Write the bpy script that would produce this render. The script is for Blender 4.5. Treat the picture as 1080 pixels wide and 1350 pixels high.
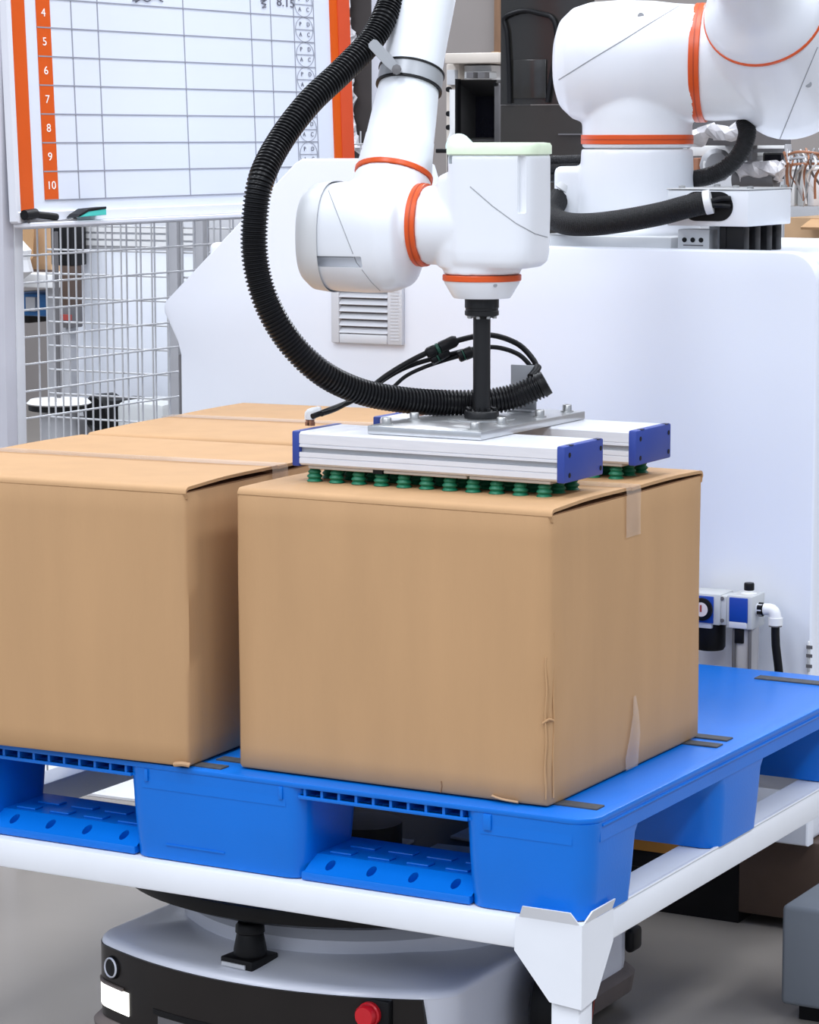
import bpy, bmesh, math, random
from mathutils import Vector, Matrix, noise
from mathutils.bvhtree import BVHTree

random.seed(7)
for o in list(bpy.data.objects):
    bpy.data.objects.remove(o, do_unlink=True)
scene = bpy.context.scene
col = scene.collection

# ------------------------------------------------------------------ camera
FPX, YAW, PITCH, ROLL = 3634.4, 0.50972, 0.13494, -0.00109
CAM = Vector((1.58885, -3.22383, 1.40471))
_f = Vector((-math.sin(YAW) * math.cos(PITCH), math.cos(YAW) * math.cos(PITCH), -math.sin(PITCH)))
_r = Vector((math.cos(YAW), math.sin(YAW), 0))
_u = _r.cross(_f)
CR = _r * math.cos(ROLL) + _u * math.sin(ROLL)
CU = -_r * math.sin(ROLL) + _u * math.cos(ROLL)
CF = _f
cam_data = bpy.data.cameras.new('camera')
cam_data.sensor_fit = 'HORIZONTAL'
cam_data.sensor_width = 36
cam_data.lens = FPX / 1080 * 36
cam_data.clip_end = 200
cam = bpy.data.objects.new('camera', cam_data)
col.objects.link(cam)
cam.matrix_world = Matrix(((CR.x, CU.x, -CF.x, CAM.x), (CR.y, CU.y, -CF.y, CAM.y), (CR.z, CU.z, -CF.z, CAM.z), (0, 0, 0, 1)))
scene.camera = cam

# ------------------------------------------------------------------ world, lights, exposure
world = bpy.data.worlds.new('hall')
scene.world = world
world.use_nodes = True
bg = world.node_tree.nodes['Background']
bg.inputs[0].default_value = (0.74, 0.83, 1.0, 1)
bg.inputs[1].default_value = 0.70
for lx in (-4.5, -0.5, 3.5):
    for ly in (-7.6, -3.0, 1.6, 6.2):  # row behind the camera is an added, unseen fill for the front faces
        la = bpy.data.lights.new('ceiling_and_fill_lamp', 'AREA')
        la.shape = 'RECTANGLE'
        la.size, la.size_y = 0.9, 3.4
        la.energy = 142
        la.color = (0.90, 0.94, 1.0)
        lo = bpy.data.objects.new('ceiling_and_fill_lamp', la)
        col.objects.link(lo)
        lo.location = (lx, ly, 5.2)
scene.view_settings.view_transform = 'Standard'
scene.view_settings.look = 'None'
scene.view_settings.gamma = 1
scene.view_settings.use_curve_mapping = False
scene.view_settings.exposure = -0.06


# ------------------------------------------------------------------ helpers
def on(px, py, ax, val):
    """point where the sight line of a photo pixel meets an axis plane"""
    d = CF + CR * ((px - 540) / FPX) + CU * ((675 - py) / FPX)
    i = 'xyz'.index(ax)
    return CAM + d * ((val - CAM[i]) / d[i])


def at(px, py, depth):
    d = CF + CR * ((px - 540) / FPX) + CU * ((675 - py) / FPX)
    return CAM + d * depth


def V(*a):
    return Vector(a)


def origin(o):
    v = Vector((0, 0, 0))
    while o is not None:
        v += o.location
        o = o.parent
    return v


class MB:
    def __init__(self):
        self.v = []
        self.f = []

    def add(self, vs, fs):
        n = len(self.v)
        self.v += [Vector(p) for p in vs]
        self.f += [tuple(i + n for i in f) for f in fs]
        return self

    def box(self, lo, hi, r=0.0, seg=2, M=None):
        bm = bmesh.new()
        bmesh.ops.create_cube(bm, size=1)
        lo, hi = Vector(lo), Vector(hi)
        lo, hi = Vector([min(lo[i], hi[i]) for i in range(3)]), Vector([max(lo[i], hi[i]) for i in range(3)])
        c, s = (lo + hi) / 2, hi - lo
        for v in bm.verts:
            v.co = Vector((v.co.x * s.x, v.co.y * s.y, v.co.z * s.z)) + c
        r = min(r, min(s) * 0.49)
        if r > 0:
            bmesh.ops.bevel(bm, geom=bm.edges[:], offset=r, segments=seg, profile=0.5, affect='EDGES')
        self._bm(bm, M)
        return self

    def _bm(self, bm, M=None):
        bm.verts.index_update()
        vs = [(M @ v.co if M else v.co.copy()) for v in bm.verts]
        fs = [tuple(v.index for v in f.verts) for f in bm.faces]
        bm.free()
        self.add(vs, fs)

    def prism(self, poly, fn, lo, hi, r=0.0, seg=2):
        """poly: 2-D outline, fn(u, v, h) -> point, extruded from h = lo to hi"""
        bm = bmesh.new()
        a = [bm.verts.new(fn(u, v, lo)) for u, v in poly]
        b = [bm.verts.new(fn(u, v, hi)) for u, v in poly]
        n = len(poly)
        ends = [bm.faces.new(a), bm.faces.new(b)]
        for i in range(n):
            bm.faces.new((a[i], a[(i + 1) % n], b[(i + 1) % n], b[i]))
        bmesh.ops.recalc_face_normals(bm, faces=bm.faces[:])
        if r > 0:
            es = list({e for f in ends for e in f.edges})
            bmesh.ops.bevel(bm, geom=es, offset=r, segments=seg, profile=0.5, affect='EDGES')
        self._bm(bm)
        return self

    def rings(self, rings, cap=True, closed=True):
        """loft through lists of points"""
        n = len(rings[0])
        vs = [p for rg in rings for p in rg]
        fs = []
        for k in range(len(rings) - 1):
            for i in range(n if closed else n - 1):
                j = (i + 1) % n
                fs.append((k * n + i, k * n + j, (k + 1) * n + j, (k + 1) * n + i))
        if cap:
            fs.append(tuple(range(n))[::-1])
            fs.append(tuple((len(rings) - 1) * n + i for i in range(n)))
        return self.add(vs, fs)

    def lathe(self, o, ax, prof, n=32, cap=True, ex=2.0, up=None, sq=1.0):
        """prof: (radius, height along ax) pairs; ex > 2 squares the section"""
        o, ax = Vector(o), Vector(ax).normalized()
        e1 = Vector(up) if up else (Vector((0, 0, 1)) if abs(ax.z) < 0.9 else Vector((1, 0, 0)))
        e1 = (e1 - ax * e1.dot(ax)).normalized()
        e2 = ax.cross(e1)
        rg = []
        for r, h in prof:
            pts = []
            for i in range(n):
                t = 2 * math.pi * i / n
                c, s = math.cos(t), math.sin(t)
                k = (abs(c) ** ex + abs(s) ** ex) ** (-1 / ex)
                pts.append(o + ax * h + (e1 * c * k + e2 * s * k * sq) * r)
            rg.append(pts)
        return self.rings(rg, cap)

    def cyl(self, p0, p1, r0, r1=None, n=20):
        p0, p1 = Vector(p0), Vector(p1)
        r1 = r0 if r1 is None else r1
        return self.lathe(p0, p1 - p0, [(r0, 0), (r1, (p1 - p0).length)], n)

    def tube(self, pts, r, n=10, step=0.012, corr=0.0, period=0.0055, smooth=True):
        P = spline(pts, step if not corr else period / 4) if smooth else [Vector(p) for p in pts]
        t0 = (P[1] - P[0]).normalized()
        e = Vector((0, 0, 1)) if abs(t0.z) < 0.9 else Vector((1, 0, 0))
        e = (e - t0 * e.dot(t0)).normalized()
        rg = []
        for i, p in enumerate(P):
            t = (P[min(i + 1, len(P) - 1)] - P[max(i - 1, 0)]).normalized()
            e = (e - t * e.dot(t)).normalized()
            b = t.cross(e)
            rr = r
            if corr:
                rr = r + corr * (0.9 if i % 4 in (0, 1) else -1.0)
            rg.append([p + (e * math.cos(2 * math.pi * k / n) + b * math.sin(2 * math.pi * k / n)) * rr for k in range(n)])
        return self.rings(rg)

    def build(self, name, m, parent=None, smooth=None, loc=None):
        og = origin(parent) if parent else Vector((0, 0, 0))
        if loc is not None:
            loc = Vector(loc)
        base = og + (loc - og if loc is not None else Vector((0, 0, 0)))
        me = bpy.data.meshes.new(name)
        me.from_pydata([p - base for p in self.v], [], self.f)
        bm = bmesh.new()
        bm.from_mesh(me)
        bmesh.ops.recalc_face_normals(bm, faces=bm.faces[:])
        bm.to_mesh(me)
        bm.free()
        me.materials.append(m)
        o = bpy.data.objects.new(name, me)
        col.objects.link(o)
        o.parent = parent
        o.location = base - og
        shade(me, smooth)
        return o


def shade(me, ang):
    if ang is None:
        return
    me.polygons.foreach_set('use_smooth', [True] * len(me.polygons))
    me.set_sharp_from_angle(angle=math.radians(ang))


def spline(pts, step):
    P = [Vector(p) for p in pts]
    if len(P) == 2:
        n = max(2, int((P[1] - P[0]).length / step))
        return [P[0].lerp(P[1], i / n) for i in range(n + 1)]
    Q = [P[0] * 2 - P[1]] + P + [P[-1] * 2 - P[-2]]
    out = []
    for i in range(1, len(Q) - 2):
        a, b, c, d = Q[i - 1:i + 3]
        n = max(2, int((c - b).length / step))
        for k in range(n):
            t = k / n
            out.append(0.5 * ((2 * b) + (c - a) * t + (2 * a - 5 * b + 4 * c - d) * t * t + (3 * b - a - 3 * c + d) * t ** 3))
    out.append(P[-1])
    return out


def tag(o, label=None, cat=None, group=None, kind=None):
    if label:
        o['label'] = label
    if cat:
        o['category'] = cat
    if group:
        o['group'] = group
    if kind:
        o['kind'] = kind
    return o


def thing(name, loc, label, cat, group=None):
    o = bpy.data.objects.new(name, None)
    o.empty_display_size = 0.05
    o.location = loc
    col.objects.link(o)
    return tag(o, label, cat, group)


def dup(o, parent, offset):
    c = o.copy()
    col.objects.link(c)
    c.parent = parent
    c.location = o.location + Vector(offset)
    return c


def blend(mb, name, m, parent, voxel=0.004, it=8, cut=None):
    """join shapes of one casting into one surface with soft fillets"""
    o = mb.build(name, m, parent)
    r = o.modifiers.new('r', 'REMESH')
    r.mode = 'VOXEL'
    r.voxel_size = voxel
    s = o.modifiers.new('s', 'SMOOTH')
    s.factor = 0.6
    s.iterations = it
    tmp = None
    if cut is not None:
        tmp = cut.build('cutter', m, parent)
        b = o.modifiers.new('b', 'BOOLEAN')
        b.operation = 'DIFFERENCE'
        b.object = tmp
        b.solver = 'EXACT'
    bpy.context.view_layer.update()
    dg = bpy.context.evaluated_depsgraph_get()
    me = bpy.data.meshes.new_from_object(o.evaluated_get(dg))
    o.modifiers.clear()
    o.data = me
    me.materials.clear()
    me.materials.append(m)
    shade(me, 40)
    if tmp:
        bpy.data.objects.remove(tmp, do_unlink=True)
    return o


def surf_pts(o, pix):
    """points on an object's surface under a polyline of photo pixels"""
    og = origin(o)
    me = o.data
    tree = BVHTree.FromPolygons([v.co + og for v in me.vertices], [tuple(p.vertices) for p in me.polygons])
    out = []
    for i in range(len(pix) - 1):
        (ax, ay), (bx, by) = pix[i], pix[i + 1]
        n = max(2, int(math.hypot(bx - ax, by - ay) / 4))
        for k in range(n + (i == len(pix) - 2)):
            t = k / n
            d = (CF + CR * ((ax + (bx - ax) * t - 540) / FPX) + CU * ((675 - ay - (by - ay) * t) / FPX)).normalized()
            h = tree.ray_cast(CAM, d)
            if h[0] is not None:
                out.append(h[0] + h[1] * 0.0002)
    return out


def seam(o, pix, m, r=0.0009, name='seam'):
    p = surf_pts(o, pix)
    if len(p) > 2:
        return MB().tube(p, r, 6, smooth=False).build(name, m, o if o.parent and not o.parent.parent else o.parent)


# ------------------------------------------------------------------ materials
def mat(name, c, rough=0.5, metal=0.0, var=0.0, vscale=12.0, bump=0.0, bscale=200.0, stretch=None, coat=0.0, emit=None, alpha=None, trans=0.0, spec=0.5):
    m = bpy.data.materials.new(name)
    m.use_nodes = True
    nt = m.node_tree
    b = nt.nodes['Principled BSDF']
    b.inputs['Base Color'].default_value = (*c, 1)
    b.inputs['Roughness'].default_value = rough
    b.inputs['Metallic'].default_value = metal
    b.inputs['Specular IOR Level'].default_value = spec
    b.inputs['Coat Weight'].default_value = coat
    b.inputs['Transmission Weight'].default_value = trans
    if alpha is not None:
        b.inputs['Alpha'].default_value = alpha
    if emit:
        b.inputs['Emission Color'].default_value = (*emit[0], 1)
        b.inputs['Emission Strength'].default_value = emit[1]
    if var or bump:
        tc = nt.nodes.new('ShaderNodeTexCoord')
        mp = nt.nodes.new('ShaderNodeMapping')
        nt.links.new(tc.outputs['Object'], mp.inputs[0])
        if stretch:
            mp.inputs['Scale'].default_value = stretch
    if var:
        n = nt.nodes.new('ShaderNodeTexNoise')
        n.inputs['Scale'].default_value = vscale
        n.inputs['Detail'].default_value = 5
        nt.links.new(mp.outputs[0], n.inputs[0])
        rp = nt.nodes.new('ShaderNodeValToRGB')
        rp.color_ramp.elements[0].position = 0.3
        rp.color_ramp.elements[1].position = 0.7
        rp.color_ramp.elements[0].color = (*[x * (1 - var) for x in c], 1)
        rp.color_ramp.elements[1].color = (*[min(1, x * (1 + var)) for x in c], 1)
        nt.links.new(n.outputs[0], rp.inputs[0])
        nt.links.new(rp.outputs[0], b.inputs['Base Color'])
    if bump:
        n2 = nt.nodes.new('ShaderNodeTexNoise')
        n2.inputs['Scale'].default_value = bscale
        nt.links.new(mp.outputs[0], n2.inputs[0])
        bp = nt.nodes.new('ShaderNodeBump')
        bp.inputs['Strength'].default_value = bump
        bp.inputs['Distance'].default_value = 0.002
        nt.links.new(n2.outputs[0], bp.inputs['Height'])
        nt.links.new(bp.outputs[0], b.inputs['Normal'])
    return m


CARD = mat('kraft_cardboard', (0.49, 0.292, 0.145), 0.65, var=0.035, vscale=4, bump=0.12, bscale=60, stretch=(4, 4, 0.7), spec=0.3)
CARD_EDGE = mat('kraft_edge', (0.50, 0.31, 0.17), 0.8, var=0.10, vscale=40)
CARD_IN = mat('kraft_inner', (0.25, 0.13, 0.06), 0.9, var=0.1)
TAPE = mat('clear_tape', (0.70, 0.56, 0.45), 0.16, var=0.08, vscale=30, alpha=0.35)
BLUE = mat('pallet_blue', (0.0, 0.150, 0.62), 0.32, var=0.05, vscale=6, bump=0.08, bscale=300, spec=0.38)
GRIP = mat('grip_rubber', (0.06, 0.062, 0.07), 0.8, var=0.2, vscale=90)
STEELW = mat('white_powder_coat', (0.80, 0.82, 0.86), 0.42, var=0.02)
ROBOT = mat('robot_white', (0.79, 0.81, 0.85), 0.33, var=0.01, coat=0.1)
ROBOT_G = mat('robot_pale_grey', (0.66, 0.67, 0.68), 0.4, var=0.02)
ORANGE = mat('ring_orange', (0.68, 0.085, 0.008), 0.35, var=0.04)
ORANGE_D = mat('ring_groove', (0.45, 0.05, 0.006), 0.4, var=0.04)
PALEGREEN = mat('pale_green_reflection', (0.76, 0.88, 0.66), 0.35, var=0.05, vscale=40)  # tint that imitates the reflection on the wrist top
MINT = mat('mint_lens', (0.70, 0.90, 0.84), 0.3, var=0.02)
SEAM = mat('seam_grey', (0.33, 0.34, 0.36), 0.6, var=0.05)
BLACK = mat('black_plastic', (0.006, 0.006, 0.007), 0.42, var=0.2, vscale=30, spec=0.22)
HOSE = mat('hose_black', (0.006, 0.006, 0.007), 0.34, var=0.15, vscale=60, spec=0.3)
MESHSL = mat('braided_sleeve', (0.012, 0.012, 0.013), 0.5, var=0.3, vscale=160, bump=0.8, bscale=500, spec=0.25)
DARKST = mat('black_steel', (0.010, 0.010, 0.011), 0.38, var=0.2, spec=0.35)
ALU = mat('anodised_aluminium', (0.74, 0.75, 0.79), 0.35, metal=0.2, var=0.03, vscale=20, stretch=(1, 12, 12))
ALU_D = mat('aluminium_groove', (0.42, 0.43, 0.45), 0.4, metal=0.6, var=0.05)
PLATE = mat('milled_plate', (0.62, 0.63, 0.64), 0.28, metal=0.85, var=0.06, vscale=25)
BOLT = mat('bolt_steel', (0.50, 0.50, 0.49), 0.35, metal=0.9, var=0.08)
CAPBLUE = mat('end_cap_blue', (0.022, 0.052, 0.29), 0.42, var=0.05)
GREEN = mat('cup_green', (0.005, 0.15, 0.075), 0.45, var=0.12, vscale=50)
GREEN_D = mat('cup_green_dark', (0.003, 0.06, 0.035), 0.5, var=0.12, vscale=50)
SEALP = mat('seal_plate', (0.42, 0.38, 0.33), 0.6, var=0.06)
CABW = mat('cabinet_white', (0.82, 0.85, 0.92), 0.38, var=0.008, vscale=2)
VENT = mat('vent_grey', (0.62, 0.63, 0.66), 0.5, var=0.03)
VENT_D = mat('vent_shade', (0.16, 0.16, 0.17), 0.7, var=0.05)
BRACK = mat('bracket_grey', (0.36, 0.37, 0.39), 0.42, metal=0.3, var=0.03)
WBOARD = mat('board_enamel', (0.70, 0.735, 0.82), 0.3, var=0.012, vscale=3)
BFRAME = mat('board_frame', (0.70, 0.71, 0.76), 0.4, var=0.02)
BORANGE = mat('board_orange', (0.64, 0.088, 0.004), 0.4, var=0.03, spec=0.3)
BRED = mat('board_red_orange', (0.62, 0.075, 0.025), 0.4, var=0.03, spec=0.3)
LINE = mat('board_line_grey', (0.27, 0.28, 0.33), 0.6, var=0.05)
INK = mat('marker_ink', (0.10, 0.10, 0.13), 0.5, var=0.1)
NUMW = mat('number_white', (0.9, 0.88, 0.84), 0.5, var=0.02)
TEAL = mat('eraser_teal', (0.06, 0.55, 0.48), 0.6, var=0.06)
WIRE = mat('zinc_wire', (0.58, 0.585, 0.60), 0.4, metal=0.35, var=0.06, vscale=30)
POST = mat('fence_post_grey', (0.52, 0.52, 0.57), 0.5, var=0.03)
FLOOR_C = (0.29, 0.262, 0.235)
AMRW = mat('shell_white', (0.80, 0.82, 0.90), 0.28, var=0.01, coat=0.2)
AMRD = mat('fascia_dark', (0.014, 0.011, 0.010), 0.30, var=0.1, spec=0.3)
AMRB = mat('bumper_brown', (0.16, 0.13, 0.12), 0.6, var=0.1)
LAMP = mat('headlamp_lit', (0.9, 0.9, 0.85), 0.2, var=0.01, emit=((1.0, 0.98, 0.90), 2.2))
RED = mat('estop_red', (0.65, 0.01, 0.02), 0.3, var=0.05)
REDLINE = mat('red_stripe', (0.38, 0.06, 0.04), 0.5, var=0.05)
GREYBLK = mat('grey_block_paint', (0.22, 0.245, 0.28), 0.55, var=0.05, vscale=8)
GREYBLKT = GREYBLK
BROWN = mat('dark_brown_panel', (0.085, 0.052, 0.036), 0.45, var=0.1)
AMBER = mat('amber_panel', (0.50, 0.22, 0.03), 0.5, var=0.08)
FRLG = mat('regulator_grey', (0.56, 0.57, 0.57), 0.4, var=0.03)
FRLB = mat('regulator_blue', (0.008, 0.055, 0.36), 0.35, var=0.04)
CLEARB = mat('cloudy_bowl', (0.62, 0.60, 0.60), 0.25, var=0.04, alpha=0.75)
WHITEP = mat('white_plastic', (0.82, 0.82, 0.82), 0.35, var=0.02)
DIAL = mat('dial_face', (0.75, 0.68, 0.68), 0.4, var=0.04)
DARKSCR = mat('dark_glass', (0.022, 0.021, 0.019), 0.16, var=0.1, vscale=2)
DARKSCR2 = mat('dark_glass_low', (0.030, 0.027, 0.023), 0.3, var=0.1, vscale=2)
DBROWN = mat('dark_partition', (0.035, 0.027, 0.025), 0.5, var=0.12)
WALLC = mat('wall_greige', (0.28, 0.25, 0.235), 0.8, var=0.04, vscale=3)
WOOD = mat('wood_trim', (0.20, 0.11, 0.06), 0.6, var=0.15, stretch=(8, 8, 1))
CREAM = mat('cream_rack', (0.66, 0.59, 0.52), 0.5, var=0.05)
SCR = mat('screen_dark', (0.012, 0.012, 0.022), 0.2, var=0.1)
HOODG = mat('hood_grey', (0.07, 0.068, 0.068), 0.5, var=0.1)
GREYM = mat('grey_metal', (0.42, 0.42, 0.44), 0.45, metal=0.2, var=0.05)
GREYD = mat('dark_grey_metal', (0.13, 0.125, 0.13), 0.5, var=0.1)
PLASTF = mat('plastic_film', (0.62, 0.60, 0.62), 0.2, var=0.2, vscale=25, bump=0.6, bscale=40)
BLUEBIN = mat('blue_bin', (0.015, 0.11, 0.30), 0.5, var=0.08)
TANB = mat('tan_carton', (0.50, 0.32, 0.18), 0.8, var=0.08)
PAPER = mat('paper_white', (0.75, 0.75, 0.77), 0.7, var=0.04)
REDB = mat('red_lid', (0.35, 0.05, 0.04), 0.5, var=0.08)
COPPER = mat('copper_wire', (0.35, 0.15, 0.08), 0.5, var=0.2)


def floor_mat():
    m = mat('polished_concrete', FLOOR_C, 0.24, var=0.10, vscale=1.6)
    nt = m.node_tree
    b = nt.nodes['Principled BSDF']
    n = nt.nodes.new('ShaderNodeTexNoise')
    n.inputs['Scale'].default_value = 3.0
    n.inputs['Detail'].default_value = 8
    mr = nt.nodes.new('ShaderNodeMapRange')
    mr.inputs['To Min'].default_value = 0.18
    mr.inputs['To Max'].default_value = 0.42
    nt.links.new(n.outputs[0], mr.inputs[0])
    nt.links.new(mr.outputs[0], b.inputs['Roughness'])
    return m


# ------------------------------------------------------------------ the hall
tag(MB().box((-14, -9, -0.12), (10, 16, 0)).build('floor', floor_mat()), kind='structure')
tag(MB().box((-14, 8.5, 0), (10, 8.7, 7.5)).build('wall_back', WALLC), kind='structure')

# ------------------------------------------------------------------ cartons
HB = 0.40
ZP = 0.52


def carton(label, x0, y0, W, D, H, rot, seed, detail=False):
    rnd = random.Random(seed)
    root = thing('cardboard_box', (x0, y0, ZP), label, 'box', 'cartons on the pallet')
    # local frame: near right corner at (0,0), x to the left is negative, y to the back
    cr, sr = math.cos(rot), math.sin(rot)

    def L(x, y, z):
        return V(x0 + x * cr - y * sr, y0 + x * sr + y * cr, ZP + z)
    zt = H - 0.009
    # side walls: rounded rectangle section, a little bulged and uneven
    N = 14
    ph = [rnd.uniform(0, 6) for _ in range(8)]

    def section(z, inset=0.0):
        t = z / H
        bul = 0.0035 * math.sin(math.pi * t)
        pts = []
        c = 0.005
        for k in range(4):
            for i in range(N + 1):
                s = i / N
                bb = bul * math.sin(math.pi * s) + 0.0008 * math.sin(9 * s + ph[k] + 5 * t) * math.sin(math.pi * min(1, t)) ** 0.5 - inset
                if k == 0:
                    p = (-W + c + (W - 2 * c) * s, -bb)
                elif k == 1:
                    p = (bb, c + (D - 2 * c) * s)
                elif k == 2:
                    p = (-c - (W - 2 * c) * s, D + bb)
                else:
                    p = (-W - bb, D - c - (D - 2 * c) * s)
                pts.append(p)
        return pts
    mb = MB()
    zs = [0.0, 0.004] + [zt * i / 12 for i in range(1, 12)] + [zt - 0.002, zt]
    rg = []
    for z in zs:
        q = section(z, 0.003 if z == 0 else (0.001 if z == zt else 0))
        ring = []
        for (x, y) in q:
            dx = dy = 0
            # crushed near edge of the nearest carton
            if detail:
                dd = math.hypot(x, y)
                if dd < 0.02:
                    k = (1 - dd / 0.02) * (0.006 if z < 0.18 else 0.002) * (0.6 + 0.4 * math.sin(z * 60))
                    dx, dy = -k * 0.7, k * 0.7
            ring.append(L(x + dx, y + dy, z))
        rg.append(ring)
    mb.rings(rg)
    mb.build('body', CARD, root, 50)
    # two long flaps, hinged on the front and back edges, their cut ends showing on the right
    T = 0.0045
    for side in (0, 1):
        pr = []
        R = 0.009
        a0 = 0.0008
        prof = [(0.003, zt - 0.008), (0.0015, zt - 0.003)]
        for i in range(6):
            an = math.pi / 2 * i / 5
            prof.append((-a0 + R - R * math.cos(an), H - R + R * math.sin(an)))
        m = D / 2 - 0.0015
        for i in range(1, 9):
            s = i / 8
            prof.append((R + (m - R) * s, H + 0.0015 * math.sin(math.pi * s * 0.9)))
        inner = [(y + (0.003 if i < 4 else 0), z - (T if i > 3 else 0.001)) for i, (y, z) in enumerate(prof)]
        poly = prof + inner[::-1]
        e = 0.003
        nx = 10
        rg = []
        for j in range(nx + 1):
            x = -W + e + (W - e + 0.0012) * j / nx
            lift = 0.0025 * (j / nx) ** 6 if side == 0 else 0.0012 * (j / nx) ** 6
            rg.append([L(x, (y if side == 0 else D - y), z + lift * min(1, max(0, y / 0.1))) for y, z in poly])
        MB().rings(rg).build('top_flap', CARD, root, 40)
    # short inner flap seen as a dark slit at the ends
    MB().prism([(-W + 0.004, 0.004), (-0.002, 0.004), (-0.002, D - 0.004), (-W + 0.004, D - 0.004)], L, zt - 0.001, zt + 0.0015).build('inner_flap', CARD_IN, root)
    # tape over the seam, turned down on the right face
    mt = MB()
    w = 0.024
    pr = [(-W - 0.0022, H - 0.055), (-W - 0.0022, H + 0.0025), (-W * 0.5, H + 0.0027), (0.003, H + 0.004), (0.0047, H - 0.004), (0.0042, H - 0.03), (0.0046, H - 0.066)]
    rg = [[L(x, D / 2 - w, z), L(x, D / 2 + w, z)] for x, z in pr]
    mt.rings(rg, cap=False, closed=False)
    mt.build('tape', TAPE, root, 30)
    if detail:
        # left-over tape, peeled to a point, at the foot of the right face
        mt = MB()
        pr = [(0.004, 0.235, 0.275, 0.002), (0.0045, 0.232, 0.276, 0.02), (0.0055, 0.243, 0.279, 0.05), (0.006, 0.252, 0.272, 0.078), (0.005, 0.256, 0.264, 0.105)]
        mt.rings([[L(x, a, z), L(x, b, z)] for x, a, b, z in pr], cap=False, closed=False)
        mt.build('peeled_tape', TAPE, root, 30)
        # torn nick and curled lip at the bottom edge, crease beside the near edge
        MB().tube([L(-0.165, 0.0, 0.001), L(-0.163, -0.0002, 0.010), L(-0.164, -0.0004, 0.017)], 0.0011, 6).build('tear', CARD_IN, root, 40)
        MB().tube([L(-0.085, -0.002, 0.006), L(-0.07, -0.004, 0.0035), L(-0.045, -0.003, 0.002)], 0.0018, 8).build('curled_lip', CARD_EDGE, root, 40)
        MB().tube([L(-0.006, 0.0002, z) + V(0.001 * math.sin(z * 90), 0, 0) for z in [0.01 + 0.012 * i for i in range(17)]], 0.0013, 6).build('crease', CARD, root, 40)
        MB().tube([L(-0.0004, 0.012, z) + V(0, 0.0012 * math.sin(z * 70), 0) for z in [0.01 + 0.014 * i for i in range(17)]], 0.0013, 6).build('crease', CARD, root, 40)
        MB().tube([L(-0.010, -0.0005, 0.113), L(-0.002, 0.001, 0.119), L(0.0005, 0.009, 0.116)], 0.0018, 8).build('dent_fold', CARD, root, 40)
    else:
        MB().tube([L(-0.022, -0.001, 0.002), L(-0.008, -0.004, 0.005), L(0.002, 0.0, 0.003)], 0.0035, 8).build('curled_lip', CARD_EDGE, root, 40)
    return root


carton('kraft carton at the pallet corner, held by the green suction cups', 0.0, 0.0, 0.492, 0.502, HB, 0.0, 1, True)
carton('kraft carton left of the gripped carton, cut off by the picture edge', -0.553, -0.036, 0.515, 0.535, HB, math.radians(3.0), 2)
carton('kraft carton in the back row beside the white robot cabinet', -0.605, 0.538, 0.50, 0.575, HB, math.radians(5.5), 3)


# ------------------------------------------------------------------ pallet
PX0, PX1, PY0, PY1 = -1.11, 0.078, -0.032, 1.044
pallet = thing('plastic_pallet', (-0.516, 0.49, 0.375), 'bright blue plastic pallet under the cartons on white steel stand', 'pallet')


def rrect(x0, y0, x1, y1, r, n=5):
    p = []
    for cx, cy, a0 in ((x1 - r, y1 - r, 0), (x0 + r, y1 - r, 90), (x0 + r, y0 + r, 180), (x1 - r, y0 + r, 270)):
        for i in range(n + 1):
            a = math.radians(a0 + 90 * i / n)
            p.append((cx + r * math.cos(a), cy + r * math.sin(a)))
    return p


XYZ = lambda u, v, h: V(u, v, h)
mb = MB()
mb.prism(rrect(PX0, PY0, PX1, PY1, 0.035, 8), XYZ, 0.5088, 0.5170, 0.002)
mb.build('top_deck', BLUE, pallet, 40)
# lower skin of the deck and the ribs between: an open grid along the edges
ins = 0.006
mb = MB()
mb.prism(rrect(PX0 + ins, PY0 + ins, PX1 - ins, PY1 - ins, 0.03, 6), XYZ, 0.4945, 0.4985)
mb.build('deck_underside', BLUE, pallet, 40)
bxs = [(PX0, -0.914), (-0.667, -0.365), (-0.118, PX1)]
bys = [(PY0, PY0 + 0.165), (0.40, 0.585), (PY1 - 0.165, PY1)]
opens_x = [(bxs[0][1], bxs[1][0]), (bxs[1][1], bxs[2][0])]
# individual ribs at the front edge openings
first = None
for a, b in opens_x:
    n = 9
    for i in range(n + 1):
        x = a + (b - a) * i / n
        if first is None:
            first = MB().box((x - 0.002, PY0 + 0.004, 0.4980), (x + 0.002, PY0 + 0.05, 0.5092)).build('rib', BLUE, pallet, loc=(x, PY0, 0.49))
        else:
            c = dup(first, pallet, (0, 0, 0))
            c.location.x = x - origin(pallet).x
    MB().box((a - 0.004, PY0 + 0.05, 0.498), (b + 0.004, PY0 + 0.056, 0.5092)).build('rib_back', BLUE, pallet)
    MB().box((a - 0.01, PY0 + 0.002, 0.4935), (b + 0.01, PY0 + 0.012, 0.4985), 0.001).build('edge_lip', BLUE, pallet, 40)
# solid edge bands over the blocks, both side edges and the back
mb = MB()
for (a, b) in bxs:
    mb.box((a + 0.03, PY0 + 0.0018, 0.48), (b - 0.03, PY0 + 0.03, 0.509))
mb.box((PX1 - 0.02, PY0 + 0.03, 0.482), (PX1 - 0.0015, PY1 - 0.03, 0.509))
mb.box((PX0 + 0.0015, PY0 + 0.03, 0.482), (PX0 + 0.02, PY1 - 0.03, 0.509))
mb.box((PX0 + 0.03, PY1 - 0.02, 0.482), (PX1 - 0.03, PY1 - 0.0015, 0.509))
mb.build('edge_band', BLUE, pallet)
# raised rim line along the right edge
MB().box((PX1 - 0.004, PY0 + 0.035, 0.5020), (PX1 + 0.0010, PY1 - 0.035, 0.5055), 0.001).build('rim', BLUE, pallet, 40)
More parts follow.
